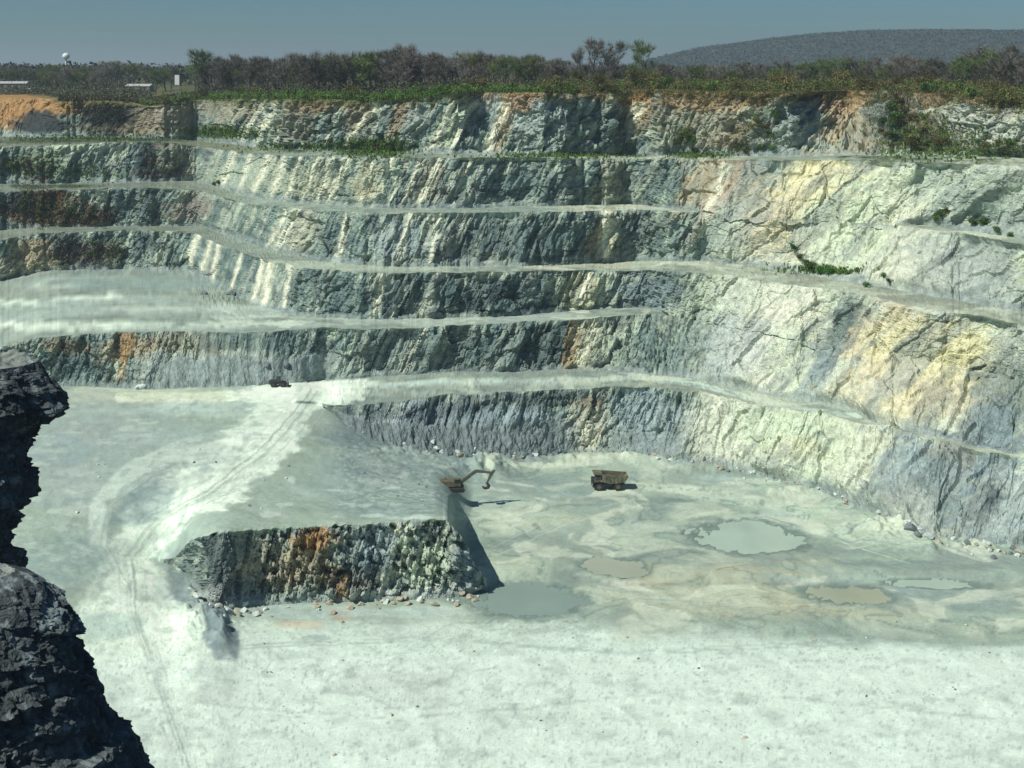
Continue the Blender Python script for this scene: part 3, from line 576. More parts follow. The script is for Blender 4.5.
# plateau
alb = C(.10,.115,.045)*np.ones((NR, NC, 1))
mixin(sstep(.0, .5, fbm(fx/14, fy/14, oct=3, seed=360))*.7, C(.13,.10,.05)); mixin(sstep(.15, .5, fbm(fx/9, fy/12, oct=3, seed=361))*.6, GRASS)
mixin(blob(10,103,40,9,0,.5,.4)*.9, C(.40,.23,.09)); mixin(sstep(560, 640, SX)*(TT < .4)*(BI[:, None] == 16)*.5, C(.36,.22,.09))
far = sstep(700, 2500, P[..., 1]); mixin(far*.8, C(.075,.085,.055))
plat_alb = alb
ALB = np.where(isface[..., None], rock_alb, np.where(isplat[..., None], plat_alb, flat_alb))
# turf growing over the lips
lip = facemask*sstep(45, 70, SX)*((BI == 15)[:, None])*sstep(.80, .97, TT+.14*fbm(S/3, Z/3, oct=2, seed=371))
ALB = ALB*(1-lip[..., None]*.8) + lip[..., None]*.8*np.where((SX > 480)[..., None], C(.30,.19,.08), C(.13,.14,.05))

# ------------------------------------------------------------------ build terrain objects from the cells of the grid
cellid = np.zeros((NR-1, NC-1), int)
names = {}
def setid(i, rows, mask=None):
    m = np.zeros((NR-1, NC-1), bool); m[rows[:NR-1]] = True
    if mask is not None: m &= mask[:NR-1, :NC-1]
    cellid[m] = i
for bi in range(len(bands)):
    setid(bi+1, BI == bi)
allm = np.ones((NR, NC), bool)
setid(1, BI == 1, (SX < 166) | (SX > 484))               # no block there: plain floor
setid(3, BI == 1, (SX < 166)); setid(4, BI == 2); setid(3, BI == 3); setid(3, BI == 4); setid(3, BI == 2)
setid(1, (BI >= 2) & (BI <= 4), SX > 458)
setid(3, BI == 5, SX < 326); setid(3, BI == 6, SX < 326); setid(1, BI == 0)
setid(10, BI == 8, SX > 676); setid(8, BI == 8, SX > 676)
setid(12, BI == 12, (SX > 690) & (SX < 885)); setid(14, BI == 12, (SX > 690) & (SX < 885))
for b in range(16, len(bands)): setid(17, BI == b)
OBJ = {1: ('quarry_floor', M_floor, 1, 'pale dusty quarry floor with tyre tracks and puddles below the terraces'),
       2: ('rock_outcrop', M_rock, 0, 'low fractured grey block of rock with an orange stain standing on the near quarry floor'),
       3: ('quarry_terrace', M_floor, 1, 'wide grey middle level of the quarry crossed by a curving white haul road'),
       6: ('rock_face', M_rock, 0, 'lowest rock face of the quarry wall, above the haul truck'),
       7: ('rock_ledge', M_floor, 0, 'lowest ledge of the wall, carrying the thin pale track'),
       8: ('rock_face', M_rock, 0, 'second rock face from the bottom of the quarry wall'),
       9: ('rock_ledge', M_floor, 0, 'wide upper terrace on the left that narrows into the second ledge from the bottom'),
       10: ('rock_face', M_rock, 0, 'third rock face from the bottom of the quarry wall'),
       11: ('rock_ledge', M_floor, 0, 'third ledge from the bottom of the quarry wall'),
       12: ('rock_face', M_rock, 0, 'fourth rock face from the bottom of the quarry wall, streaked with chalky lines'),
       13: ('rock_ledge', M_floor, 0, 'fourth ledge from the bottom of the quarry wall, very narrow'),
       14: ('rock_face', M_rock, 0, 'fifth rock face from the bottom, striped grey and cream'),
       15: ('rock_ledge', M_floor, 0, 'topmost ledge of the quarry wall with grass patches'),
       16: ('rock_face', M_rock, 0, 'topmost rock face below the brush covered rim'),
       17: ('ground', M_floor, 1, 'brush covered ground stretching from the quarry rim to the horizon')}
Vall = P2.reshape(-1, 3); Call = ALB.reshape(-1, 3)
for i in np.unique(cellid):
    rr, cc = np.nonzero(cellid == i)
    nm, m_, sm, lab = OBJ[int(i)]
    q = np.stack([rr*NC+cc, rr*NC+cc+1, (rr+1)*NC+cc+1, (rr+1)*NC+cc], 1)
    u, inv = np.unique(q.ravel(), return_inverse=True)
    me = np_mesh(nm, Vall[u], inv.reshape(-1, 4), bool(sm), Call[u])
    o = link_mesh(nm, me, m_); tag(o, lab, nm.replace('_', ' '), kind='structure')
# surface lookup
def at(px, py):
    """world point of the terrain that the photo shows at this pixel"""
    j = int(round(px-X0)); j = min(max(j, 0), NC-1)
    k = int(np.argmin(np.abs(SY[:, j]-py) + (BI > 15)*0.0))
    return Vector(P2[k, j])
def rimpt(px, back):
    j = min(max(int(round(px-X0)), 0), NC-1)
    rows = np.nonzero(BI >= 16)[0]; d0 = P[rows[0], j, 1]
    d = d0+back; ys = P[rows, j, 1]
    z = np.interp(d, ys, P2[rows, j, 2])
    return Vector(((px-512)/F*d, d, float(z)))

# ------------------------------------------------------------------ standing water
def water_mat(name, col, rough):
    m = bpy.data.materials.new(name); m.use_nodes = True; nt = m.node_tree; N = nt.nodes; L = nt.links
    b = N['Principled BSDF']; b.inputs['Base Color'].default_value = (*col, 1); b.inputs['Roughness'].default_value = rough
    b.inputs['IOR'].default_value = 1.33; b.inputs['Specular IOR Level'].default_value = .5
    tc = N.new('ShaderNodeTexCoord'); nz = N.new('ShaderNodeTexNoise'); nz.inputs['Scale'].default_value = .9; nz.inputs['Detail'].default_value = 3
    L.new(tc.outputs['Object'], nz.inputs['Vector']); bp = N.new('ShaderNodeBump'); bp.inputs['Distance'].default_value = .02
    L.new(nz.outputs['Fac'], bp.inputs['Height']); L.new(bp.outputs[0], b.inputs['Normal'])
    nz2 = N.new('ShaderNodeTexNoise'); nz2.inputs['Scale'].default_value = .08; L.new(tc.outputs['Object'], nz2.inputs['Vector'])
    mr = N.new('ShaderNodeMapRange'); mr.inputs['To Min'].default_value = .8; mr.inputs['To Max'].default_value = 1.2; L.new(nz2.outputs['Fac'], mr.inputs['Value'])
    sc = N.new('ShaderNodeVectorMath'); sc.operation = 'SCALE'; sc.inputs[0].default_value = col; L.new(mr.outputs[0], sc.inputs['Scale']); L.new(sc.outputs[0], b.inputs['Base Color'])
    return m
WM = {'teal': water_mat('teal_water', (.25,.34,.30), .08), 'pale': water_mat('milky_water', (.39,.43,.34), .12), 'mint': water_mat('mint_water', (.37,.48,.40), .10), 'olive': water_mat('olive_water', (.34,.38,.28), .15)}
wlab = {0: 'dark teal pool beside the right end of the foreground rock block', 1: 'small pale oval puddle in the middle of the lower floor', 2: 'milky mint pool on the lower floor right of the haul truck',
        3: 'long thin pale green puddle near the right foot of the wall', 4: 'olive shallow puddle at lower right of the floor'}
for i, (cx, cy, rx, ry, ang, kind) in enumerate(POOLS):
    n = 72; vs = []; zz = H-FLOOR-.06-i*.004
    for k in range(n):
        a = 2*math.pi*k/n; w = 1+.13*math.sin(3*a+i)+.08*math.sin(5*a+2*i)+.06*math.sin(9*a+i)+.04*math.sin(14*a)
        w = 1.3; u, v = rx*w*math.cos(a), ry*w*math.sin(a)
        px = cx+u*math.cos(R(ang))-v*math.sin(R(ang)); py = cy+u*math.sin(R(ang))+v*math.cos(R(ang))
        d = D(py, H-zz); vs.append(((px-512)/F*d, d, zz))
    bm = bmesh.new(); bm.faces.new([bm.verts.new(v) for v in vs]); me = bpy.data.meshes.new('pool'); bm.to_mesh(me); bm.free()
    tag(link_mesh('pool_water', me, WM[kind]), wlab[i], 'pool', kind='structure')

# ------------------------------------------------------------------ near rock masses on the left
def rockmass(name, prof, d0, cpx, zbase, label, ratio=.75, seed=1):
    """prof: (row, column of the right-hand edge) from top to bottom"""
    ys = np.array([p[0] for p in prof], float); xs = np.array([p[1] for p in prof], float)
    nl, na = 420, 520; G = d0/200.
    top = ys[0]; zt = H-(top-YH)*d0/F
    lv = np.linspace(0, 1, nl)**2.2; V = []
    zz = zt+(zbase-zt)*lv
    for k in range(nl):
        row = YH+(H-zz[k])*F/d0
        ex = (np.interp(row, ys, xs)-512)/F*d0; cx = (cpx-512)/F*d0
        rx = ex-cx; a = np.linspace(0, 2*math.pi, na, endpoint=False)
        # rounded plan
        V.append(np.stack([cx+rx*np.cos(a), d0+rx*ratio*np.sin(a), np.full(na, zz[k])], -1))
    V = np.array(V)
    rad = V-np.array([(cpx-512)/F*d0, d0, 0]); rad[..., 2] = 0; rl = np.linalg.norm(rad, axis=-1, keepdims=True); rad /= np.maximum(rl, 1e-6)
    ang = np.arctan2(rad[..., 1], rad[..., 0]); s = ang*rl[:40, :, 0].mean()/G
    lvl = lv
    z = V[..., 2]/G; w = 1.5*fbm(s/6, z/6, oct=2, seed=seed)
    a1, b1, c1 = facets((s+w)/6, (z-w)/5, seed+1, 1.2); a2, b2, c2 = facets((s+w)/2.2, z/2.4, seed+2, 1); a3, b3, c3 = facets(s/.9, z/1.0, seed+3, 1)
    a4, b4, c4 = facets((s-w)/.45, z/.5, seed+9, 1)
    dsp = .8*a1+.6*a2+.34*a3+.2*a4+1.2*fbm(s/7, z/7, oct=4, seed=seed+4)-.4*sstep(.1, 0, c2)
    fade = sstep(0, .02, lv)[:, None]
    V = V+rad*(dsp*G*(.35+.65*fade))[..., None]
    V[..., 2] += G*.8*fbm(V[..., 0]/3/G, V[..., 1]/3/G, z/3, oct=3, seed=seed+5)*fade
    # top cap rings
    cap = []
    c0 = np.array([(cpx-512)/F*d0, d0, zt+1.5*G])
    for q in np.linspace(.96, .0, 30):
        ring = c0+(V[0]-c0)*q; ring[:, 2] = V[0][:, 2]*q+c0[2]*(1-q)+1.6*G*fbm(ring[:, 0]/2.5/G, ring[:, 1]/2.5/G, oct=3, seed=seed+6)*sstep(0, .15, 1-q)
        cap.append(ring)
    VV = np.concatenate([np.array(cap[::-1]), V]); nk = len(VV)
    VG = VV/G; n1 = fbm(VG[..., 0]/5, VG[..., 2]/5, VG[..., 1]/5, oct=4, seed=seed+7); n2 = fbm(VG[..., 0]/1.2, VG[..., 2]/1.2, VG[..., 1]/1.2, oct=3, seed=seed+8)
    c = C(.075,.09,.092)*np.ones((*n1.shape, 1)); m = sstep(.05, .4, n1+.3*n2)[..., None]*.6; c = c*(1-m)+C(.26,.33,.34)*m  # dark base takes in the crag's shade; paler patches paint its lit rock
    m = sstep(.2, .45, n2)[..., None]*.5; c = c*(1-m)+C(.30,.36,.34)*m
    tp = np.zeros(n1.shape); tp[:32] = .8; c = c*(1-tp[..., None]*.8)+C(.33,.38,.33)*tp[..., None]*.8*(1+.4*n2[..., None])
    idx = np.arange(nk*na).reshape(nk, na); q = np.stack([idx[:-1], np.roll(idx, -1, 1)[:-1], np.roll(idx, -1, 1)[1:], idx[1:]], -1).reshape(-1, 4)
    me = np_mesh(name, VV.reshape(-1, 3), q[:, ::-1], False, np.clip(c, .02, .8).reshape(-1, 3))
    o = link_mesh(name, me, M_rock); tag(o, label, 'rock', kind=None); return o
rockmass('rock_crag', [(362,36),(376,47),(392,55),(404,62),(412,58),(424,44),(440,32),(460,28),(476,33),(494,30),(512,24),(530,18),(550,14),(575,16),(640,30),(900,120),(1600,300)], 100, -60, 0,
         'tall dark crag at the left edge above the pale quarry level', .5, 5)
rockmass('rock_crag', [(574,10),(580,28),(590,44),(602,56),(620,68),(640,80),(680,98),(730,118),(800,150),(1000,230),(1600,420),(3000,700)], 62, -70, 0,
         'dark craggy rock in the lower left corner, nearest to the viewer', .6, 25)

# ------------------------------------------------------------------ loose blocks
def boulder_mesh(seed):
    bm = bmesh.new(); bmesh.ops.create_icosphere(bm, subdivisions=3, radius=1)
    r = random.Random(seed); planes = [(Vector((r.uniform(-1,1), r.uniform(-1,1), r.uniform(-1,1))).normalized(), r.uniform(.45,.8)) for _ in range(11)]
    sc = Vector((r.uniform(.9,1.4), r.uniform(.8,1.1), r.uniform(.6,.85)))
    for v in bm.verts:
        for n, dd in planes:
            e = v.co.dot(n)-dd
            if e > 0: v.co -= n*e
        v.co = Vector((v.co.x*sc.x, v.co.y*sc.y, v.co.z*sc.z))
        v.co += v.co.normalized()*r.uniform(-.03, .03)
    me = bpy.data.meshes.new('boulder'); bm.to_mesh(me); bm.free(); return me
M_bl = mat('boulder_light', (.58,.66,.60), .9, noise=.3, nscale=1.5, bump=.05); M_bd = mat('boulder_dark', (.17,.20,.20), .9, noise=.3, nscale=1.5, bump=.05); M_bt = mat('boulder_tan', (.42,.38,.28), .9, noise=.3, nscale=1.5, bump=.05)
BMS = []
for s_ in range(9):
    me = boulder_mesh(s_); me.materials.append([M_bl, M_bd, M_bt][s_ % 3]); BMS.append(me)
def boulder(px, py, size, k, label, group):
    p = at(px, py); o = bpy.data.objects.new('boulder', BMS[k]); COL.objects.link(o)
    o.location = p+Vector((0, 0, size*.25)); o.scale = (size, size*random.uniform(.8,1.1), size*random.uniform(.8,1.2)); o.rotation_euler = (random.uniform(-.3,.3), random.uniform(-.3,.3), random.uniform(0, 6.3))
    return tag(o, label, 'boulder', group)
for (px, py, s_, k, lab) in ((912,536,1.8,1,'dark angular boulder at the foot of the right wall'),(921,533,1.7,0,'white boulder at the right wall foot, left of another white one'),(930,538,1.6,3,'white boulder at the right wall foot, right of another white one'),(917,539,1.1,4,'small dark boulder lying in front of the white boulders at the right wall foot'),
        (231,295,1.9,1,'dark boulder at the far right end of the upper left terrace'),(204,294,1.5,4,'smaller dark boulder on the upper left terrace, left of another dark boulder'),
        (138,388,1.3,0,'pale boulder at the foot of the stained face, left of its twin'),(143,388,1.2,3,'pale boulder at the foot of the stained face, right of its twin'),(268,367,1.6,7,'dark boulder on the slope above the parked wheel loader'),(287,366,1.4,4,'dark boulder on the slope right above the wheel loader')):
    boulder(px, py, s_, k, lab, 'loose boulders lying in the quarry')
for (x0, x1, yf, n, lab, g) in ((880,1020,lambda u: toe6(u)-2,34,'grey rubble block at the foot of the right-hand wall','rubble blocks below the right wall'),(650,860,lambda u: toe6(u)+1,34,'pale rubble block strewn along the foot of the bright wall','rubble blocks below the bright wall'),
        (400,560,lambda u: toe6(u)-4,30,'grey rubble block on the scree below the lowest face','rubble blocks below the lowest face'),(190,245,lambda u: A_toe(u)+6,26,'rubble block on the slope at the left end of the near rock block','rubble blocks by the near rock block'),(250,500,lambda u: A_toe(u)+4,34,'rubble block along the foot of the near rock block','rubble blocks by the near rock block')):
    for _ in range(n):
        u = random.uniform(x0, x1); boulder(u, float(yf(u))+random.gauss(0, 3.5), random.uniform(.35, .95), random.choice([0,3,6,2,5,8,1]), lab, g)

for _ in range(60):
    u = random.uniform(260, 1020); v_ = random.uniform(615, 765); boulder(u, v_, random.uniform(.14, .4), random.choice([0,3,6,2,5,8,4]), 'loose stone lying out on the bright near floor', 'stones scattered on the near floor')
for _ in range(30):
    u = random.uniform(60, 430); v_ = random.uniform(430, 515); boulder(u, v_, random.uniform(.2, .5), random.choice([0,3,6,4,7]), 'loose stone lying on the middle level around the haul road', 'stones scattered on the middle level')
# ------------------------------------------------------------------ vegetation meshes
def tubes_mesh(name, segs, sides=5, extra=None):
    V, Q, Cc = [], [], []
    for (a, b, ra, rb) in segs:
        a, b = np.array(a), np.array(b); d = b-a; L = np.linalg.norm(d)
        if L < 1e-6: continue
        d /= L; up = np.array([0, 0, 1.]) if abs(d[2]) < .9 else np.array([1., 0, 0]); u = np.cross(d, up); u /= np.linalg.norm(u); v = np.cross(d, u)
        o = len(V)
        for (c, r) in ((a, ra), (b, rb)):
            for k in range(sides):
                t = 2*math.pi*k/sides; V.append(c+r*(math.cos(t)*u+math.sin(t)*v)); Cc.append((1, 1, 1))
        for k in range(sides): Q.append((o+k, o+(k+1) % sides, o+sides+(k+1) % sides, o+sides+k))
    return np_mesh(name, np.array(V), np.array(Q), True, np.array(Cc))
def grow(seed, h=10., spread=.5, levels=4, bare=True):
    r = random.Random(seed); segs = []; tips = []
    def rec(p, d, L, rad, lv):
        n = 3 if lv == 0 else 2
        for s in range(n):
            d = (d+Vector((r.uniform(-1,1), r.uniform(-1,1), r.uniform(-.3,.5)))*.16).normalized()
            q = p+d*(L/n); r2 = rad*(1-.3/n*(1)); segs.append((tuple(p), tuple(q), rad, r2)); p = q; rad = r2
            if lv < levels:
                for _ in range(1 if lv else 2):
                    ax = Vector((r.uniform(-1,1), r.uniform(-1,1), r.uniform(.0,.7))).normalized()
                    nd = (d*(1-spread)+ax*spread*1.3).normalized()
                    rec(p, nd, L*r.uniform(.5,.72), rad*.6, lv+1)
        if lv < levels:
            for _ in range(2):
                ax = Vector((r.uniform(-1,1), r.uniform(-1,1), r.uniform(.1,.9))).normalized()
                rec(p, (d*(1-spread*.8)+ax*spread).normalized(), L*r.uniform(.5,.7), rad*.62, lv+1)
        else: tips.append((p.copy(), d.copy()))
    rec(Vector((0,0,0)), Vector((r.uniform(-.08,.08), r.uniform(-.08,.08), 1)).normalized(), h*.42, h*.018, 0)
    return segs, tips
def slivers(name, items):
    """items: (centre, direction, length, width, shade)"""
    V, Q, Cc = [], [], []
    for (c, d, L, w, sh) in items:
        c = np.array(c); d = np.array(d); n = np.linalg.norm(d); d = d/max(n, 1e-6)
        rv = np.array([random.gauss(0,1), random.gauss(0,1), random.gauss(0,1)]); s = np.cross(d, rv); s /= max(np.linalg.norm(s), 1e-6)
        o = len(V); V += [c-s*w/2, c+s*w/2, c+d*L+s*w*.3, c+d*L-s*w*.3]; Q.append((o, o+1, o+2, o+3)); Cc += [(sh, sh, sh)]*4
    return np_mesh(name, np.array(V), np.array(Q), False, np.array(Cc))
TREES = []
for sd in range(6):
    segs, tips = grow(100+sd, 10, .5 if sd % 2 else .42, 3)
    tall = max(q[1][2] for q in segs); k = 9.3/tall
    segs = [(tuple(np.array(a)*k), tuple(np.array(b)*k), ra*k, rb*k) for a, b, ra, rb in segs]; tips = [(p*k, d) for p, d in tips]
    trunk = tubes_mesh('trunk', [s for s in segs if s[2] > .045]); trunk.materials.append(M_bark)
    it = []
    for s in segs:
        if s[2] <= .045: it.append((s[0], np.array(s[1])-np.array(s[0]), float(np.linalg.norm(np.array(s[1])-np.array(s[0]))), .05, 1.))
    for p, d in tips:
        for _ in range(12):
            dd = (d+Vector((random.gauss(0,.6), random.gauss(0,.6), random.gauss(.15,.5)))).normalized()
            it.append((p-d*random.uniform(0,.5), dd, random.uniform(.5,1.5), random.uniform(.04,.075), random.uniform(.7,1.4)))
    random.shuffle(it)
    crown = slivers('crown', it[:5200]); crown.materials.append([M_twig, M_twig, M_bud, M_twig, M_bud, M_twig][sd])
    TREES.append((trunk, crown))
def cluster_mesh(name, seed, R_=1.6, Hh=2.2, n=650, leaf=.30, mat_=None, lobes=7, twig=60):
    r = random.Random(seed); V, Q, Cc = [], [], []
    lob = [(r.uniform(-.65,.65)*R_, r.uniform(-.65,.65)*R_, r.uniform(.25,.8)*Hh, r.uniform(.3,.6)*R_, r.uniform(.6,1.35)) for _ in range(lobes)]
    for _ in range(n):
        lx, ly, lz, lr, sh = r.choice(lob)
        d = np.array([r.gauss(0,1), r.gauss(0,1), r.gauss(0,1)]); d /= np.linalg.norm(d); rr = lr*(r.random()**.45)*r.choice([1,1,1,1.25])
        c = np.array([lx, ly, lz])+d*rr*np.array([1,1,.85]); c[2] = max(c[2], .05)
        a = np.array([r.gauss(0,1), r.gauss(0,1), r.gauss(0,1)]); a /= np.linalg.norm(a); b = np.cross(a, d+np.array([.01,.02,.03])); b /= max(np.linalg.norm(b), 1e-6)
        w = leaf*r.uniform(.5,1.3); o = len(V); V += [c-a*w/2, c+b*w*.4, c+a*w/2, c-b*w*.4]; Q.append((o, o+1, o+2, o+3)); s = sh*r.uniform(.75,1.3); Cc += [(s, s, s)]*4
    for _ in range(twig):
        a = r.uniform(0, 6.28); tilt = r.uniform(.1,.8); d = np.array([math.cos(a)*tilt, math.sin(a)*tilt, 1.]); d /= np.linalg.norm(d); L = Hh*r.uniform(.6,1.15)
        s = np.cross(d, np.array([r.gauss(0,1), r.gauss(0,1), 0.1])); s /= max(np.linalg.norm(s), 1e-6); c = np.array([0,0,0.]); o = len(V)
        V += [c-s*.03, c+s*.03, c+d*L+s*.015, c+d*L-s*.015]; Q.append((o, o+1, o+2, o+3)); Cc += [(.8,.7,.6)]*4
    me = np_mesh(name, np.array(V), np.array(Q), False, np.array(Cc)); me.materials.append(mat_); return me
SHG = [cluster_mesh('shrub', 300+i, mat_=M_leafg, lobes=9) for i in range(4)]
SHB = [cluster_mesh('shrub', 320+i, mat_=M_brush, n=480, lobes=9, twig=160) for i in range(4)]
SHT = [cluster_mesh('shrub', 340+i, R_=2.2, Hh=4.2, n=620, leaf=.34, mat_=M_brush, lobes=12, twig=140) for i in range(3)]
def tree(px, back, height, k, label, group=None, rz=None, wid=1.0):
    p = rimpt(px, back); e = empty('tree', p, random.uniform(0, 6.3), 1); s = height/10.; e.scale = (s*wid, s*wid, s)
    tr, cr = TREES[k]; link_mesh('trunk', tr, None, e); link_mesh('crown', cr, None, e)
    return tag(e, label, 'tree', group)
def shrub(me, p, s, label, group, sz=1.):
    o = bpy.data.objects.new('shrub', me); COL.objects.link(o); o.location = p; o.scale = (s, s, s*sz); o.rotation_euler = (0, 0, random.uniform(0, 6.3)); return tag(o, label, 'shrub', group)
# trees one can tell apart (column, row of the top)
def need(px, back, top):
    p = rimpt(px, back); return (H-p.z) + (YH-top)*p.y/F
bold = [(214,40,49,2,1.25,'broad dark rounded tree standing highest above the left part of the rim'),(233,45,54,1,1.0,'bare tree just right of the broad dark rounded tree'),(262,50,56,3,1.,'open-crowned bare tree, second to the right of the broad dark tree on the rim'),
        (412,45,43,0,1.,'tallest bare grey tree in the middle of the rim thicket'),(334,45,51,5,1.,'slender bare tree in the rim thicket above the ochre patch'),(596,60,38,3,1.1,'tallest of the three bare trees standing apart right of the thicket'),
        (617,60,41,1,.9,'middle one of the three bare trees standing apart right of the thicket'),(642,60,40,4,.95,'rightmost of the three bare trees standing apart, beside the hill slope'),(583,65,46,5,.8,'small bare tree left of the three standing apart')]
for px, bk, top, k, w, lab in bold: tree(px, bk, need(px, bk, top), k, lab, None, wid=w)
random.seed(21)
prof = line((195,62),(215,52),(245,56),(270,58),(290,54),(305,50),(330,50),(350,54),(380,50),(410,46),(430,52),(470,50),(500,52),(540,52),(560,60),(600,54),(650,56),(700,62),(1030,52))
xx = 198.
while xx < 562:
    bk = random.uniform(22, 80); top = float(prof(xx))+random.uniform(-1, 9)
    tree(xx, bk, max(need(xx, bk, top), 4), random.randrange(6), 'bare grey-brown tree in the dense thicket along the middle of the rim', 'bare trees in the thicket along the rim', wid=random.uniform(.8, 1.25)); xx += random.uniform(2.6, 5.2)
xx = 566.
while xx < 1100:
    bk = random.uniform(40, 130); top = (64 if xx < 700 else 61 if xx < 850 else 56 if xx < 980 else 48)+random.uniform(-4, 10)
    tree(xx, bk, max(need(xx, bk, top), 4), random.randrange(6), 'low budding tree among the brush behind the right half of the rim', 'low trees among the brush behind the right rim', wid=random.uniform(1., 1.6)); xx += random.uniform(4, 7.5)
xx = -60.
while xx < 196:
    bk = random.uniform(150, 420); top = random.uniform(64, 72) if not 95 < xx < 140 else random.uniform(60, 66)
    tree(xx, bk, max(need(xx, bk, top), 5), random.randrange(6), 'distant dark bare tree beyond the orange soil on the left', 'distant trees beyond the left rim', wid=random.uniform(1.1, 1.9)); xx += random.uniform(4, 7)
# shrubs on the rim
random.seed(5)
xx = 150.
while xx < 1090:
    green = random.random() < (.8 if xx < 545 else .33)
    for _ in range(1):
        bk = random.uniform(1, 16) if xx < 545 else random.choice([random.uniform(1, 14), random.uniform(14, 80)])
        m_ = random.choice(SHG) if green else random.choice(SHB+SHT)
        s = random.uniform(.9, 1.7)*(1.15 if xx > 545 else 1.)
        shrub(m_, rimpt(xx+random.uniform(-2, 2), bk)-Vector((0, 0, .2)), s,
              'low bright green shrub at the edge of the rim' if green and xx < 545 else 'brownish shrub at the edge of the rim, below the bare thicket' if xx < 545 else 'green shrub in the brush along the right half of the rim' if green else 'brown shrub in the brush along the right half of the rim',
              'shrubs along the middle rim' if xx < 545 else 'shrubs along the right rim', random.uniform(.8, 1.2))
    xx += random.uniform(3.5, 6.5)
# shrubs growing on ledges and faces
random.seed(9)
def ledge_shrubs(spots, label, group):
    for (px, py, s, k) in spots:
        shrub((SHG+SHB)[k], at(px, py)-Vector((0, .3, .25)), s, label, group, random.uniform(.7, 1.1))
def scat(cx, cy, rx, ry, n, smin, smax, gfrac=.8):
    return [(cx+random.gauss(0, .5)*rx, cy+random.gauss(0, .5)*ry, random.uniform(smin, smax), random.randrange(4) if random.random() < gfrac else 4+random.randrange(4)) for _ in range(n)]
ledge_shrubs(scat(375,148,34,3,10,.5,.95)+scat(225,134,26,3,6,.4,.8)+scat(290,147,26,3,4,.4,.7), 'small green shrub on the topmost ledge, left of centre', 'shrubs on the left part of the topmost ledge')
ledge_shrubs([(792,248,1.1,0),(797,257,1.1,4),(803,264,1.0,1),(811,268,1.1,2),(820,271,1.2,0),(829,272,1.2,1),(838,272,1.,3),(846,271,.9,2),(856,271,.7,0),(886,281,.8,1),(893,284,.8,2),(866,287,.8,3)], 'green bush in the curved strip above the pale ledge of the right wall', 'bushes in the curved strip on the right wall')
ledge_shrubs([(936,220,.9,0),(941,216,1.2,1),(947,212,1.1,4),(971,224,1.2,2),(978,224,1.3,0),(995,232,.9,1),(1010,237,.7,3)], 'dark green bush on the short ledge high on the right wall', 'bushes on the short ledge of the right wall')
ledge_shrubs(scat(892,118,22,20,18,.8,1.6,.6)+scat(930,140,40,14,14,.7,1.3,.35)+scat(985,148,40,8,9,.7,1.4,.3)+scat(1000,100,20,6,5,.7,1.2,.3), 'dark bush in the overgrown gully on the upper right face', 'bushes in the overgrown upper right gully')
ledge_shrubs(scat(686,140,14,10,9,.8,1.3,.9)+scat(760,130,16,16,10,.6,1.2,.6)+scat(745,148,16,8,5,.6,1.1,.5), 'green bush on the broken upper face right of centre', 'bushes on the upper face right of centre')
ledge_shrubs(scat(40,168,30,8,7,.5,1.1,.5)+scat(35,205,22,14,10,.6,1.2,.3)+scat(85,218,30,6,6,.5,1.,.1)+scat(100,254,24,10,6,.5,1.0,.4)+scat(150,130,40,5,6,.4,.9,.4)+scat(215,185,6,3,3,.7,1.,1.), 'dark scrubby bush on the left-hand ledges and hollows', 'bushes on the left-hand ledges')

# turf and dry grass: nobody could count it
def tufts(name, pts, col, hmin, hmax, label, cat, seed=0):
    r = random.Random(seed); V, Q, Cc = [], [], []
    for p in pts:
        for _ in range(3):
            a = r.uniform(0, 6.28); hh = r.uniform(hmin, hmax); w = hh*r.uniform(.35,.8); c = np.array(p)+np.array([r.uniform(-.4,.4), r.uniform(-.4,.4), -.1])
            s = np.array([math.cos(a), math.sin(a), 0])*w/2; ln = np.array([r.uniform(-.3,.3), r.uniform(-.3,.3), 1])*hh; o = len(V)
            V += [c-s, c+s, c+s*.5+ln, c-s*.6+ln*.85]; Q.append((o, o+1, o+2, o+3)); k = r.uniform(.6, 1.4); Cc += [(col[0]*k, col[1]*k*r.uniform(.9,1.1), col[2]*k)]*4
    me = np_mesh(name, np.array(V), np.array(Q), False, np.array(Cc)); o = link_mesh(name, me, mat('turf', (0,0,0), .95, attr='albedo', spec=.05)); return tag(o, label, cat, kind='stuff')
def clumps(name, pts, cols, r_, h_, n, size, label, cat, seed=0):
    g = np.random.default_rng(seed); P0 = np.repeat(np.array(pts), n, 0); N = len(P0); sh = np.repeat(g.uniform(.6, 1.45, len(pts)), n); ci = np.repeat(g.integers(0, len(cols), len(pts)), n); hs = np.repeat(g.uniform(.4, 1.15, len(pts)), n)
    c = P0+np.stack([g.normal(0, r_, N), g.normal(0, r_, N), np.abs(g.normal(.35, .35, N))*h_*hs], 1)
    a = g.normal(size=(N, 3)); a /= np.linalg.norm(a, axis=1, keepdims=True); b = np.cross(a, g.normal(size=(N, 3))); b /= np.linalg.norm(b, axis=1, keepdims=True); w = (size*g.uniform(.5, 1.4, N))[:, None]
    V = np.stack([c-a*w/2, c+b*w*.35, c+a*w/2, c-b*w*.35], 1).reshape(-1, 3); Q = np.arange(4*N).reshape(N, 4)
    cc = np.array(cols)[ci]*(sh*g.uniform(.75, 1.3, N))[:, None]; me = np_mesh(name, V, Q, False, np.repeat(cc, 4, 0))
    return tag(link_mesh(name, me, mat('turf', (0,0,0), .95, attr='albedo', spec=.05)), label, cat, kind='stuff')
random.seed(3)
pts = [tuple(rimpt(random.uniform(196, 575), random.uniform(14, 95))) for _ in range(4200)]
clumps('undergrowth', pts, [(.115,.105,.085),(.10,.10,.07),(.13,.12,.095),(.085,.12,.045)], .9, 4.6, 26, .55, 'grey-brown leafless thicket undergrowth filling the gaps between the bare trees', 'undergrowth', 6)
pts = []
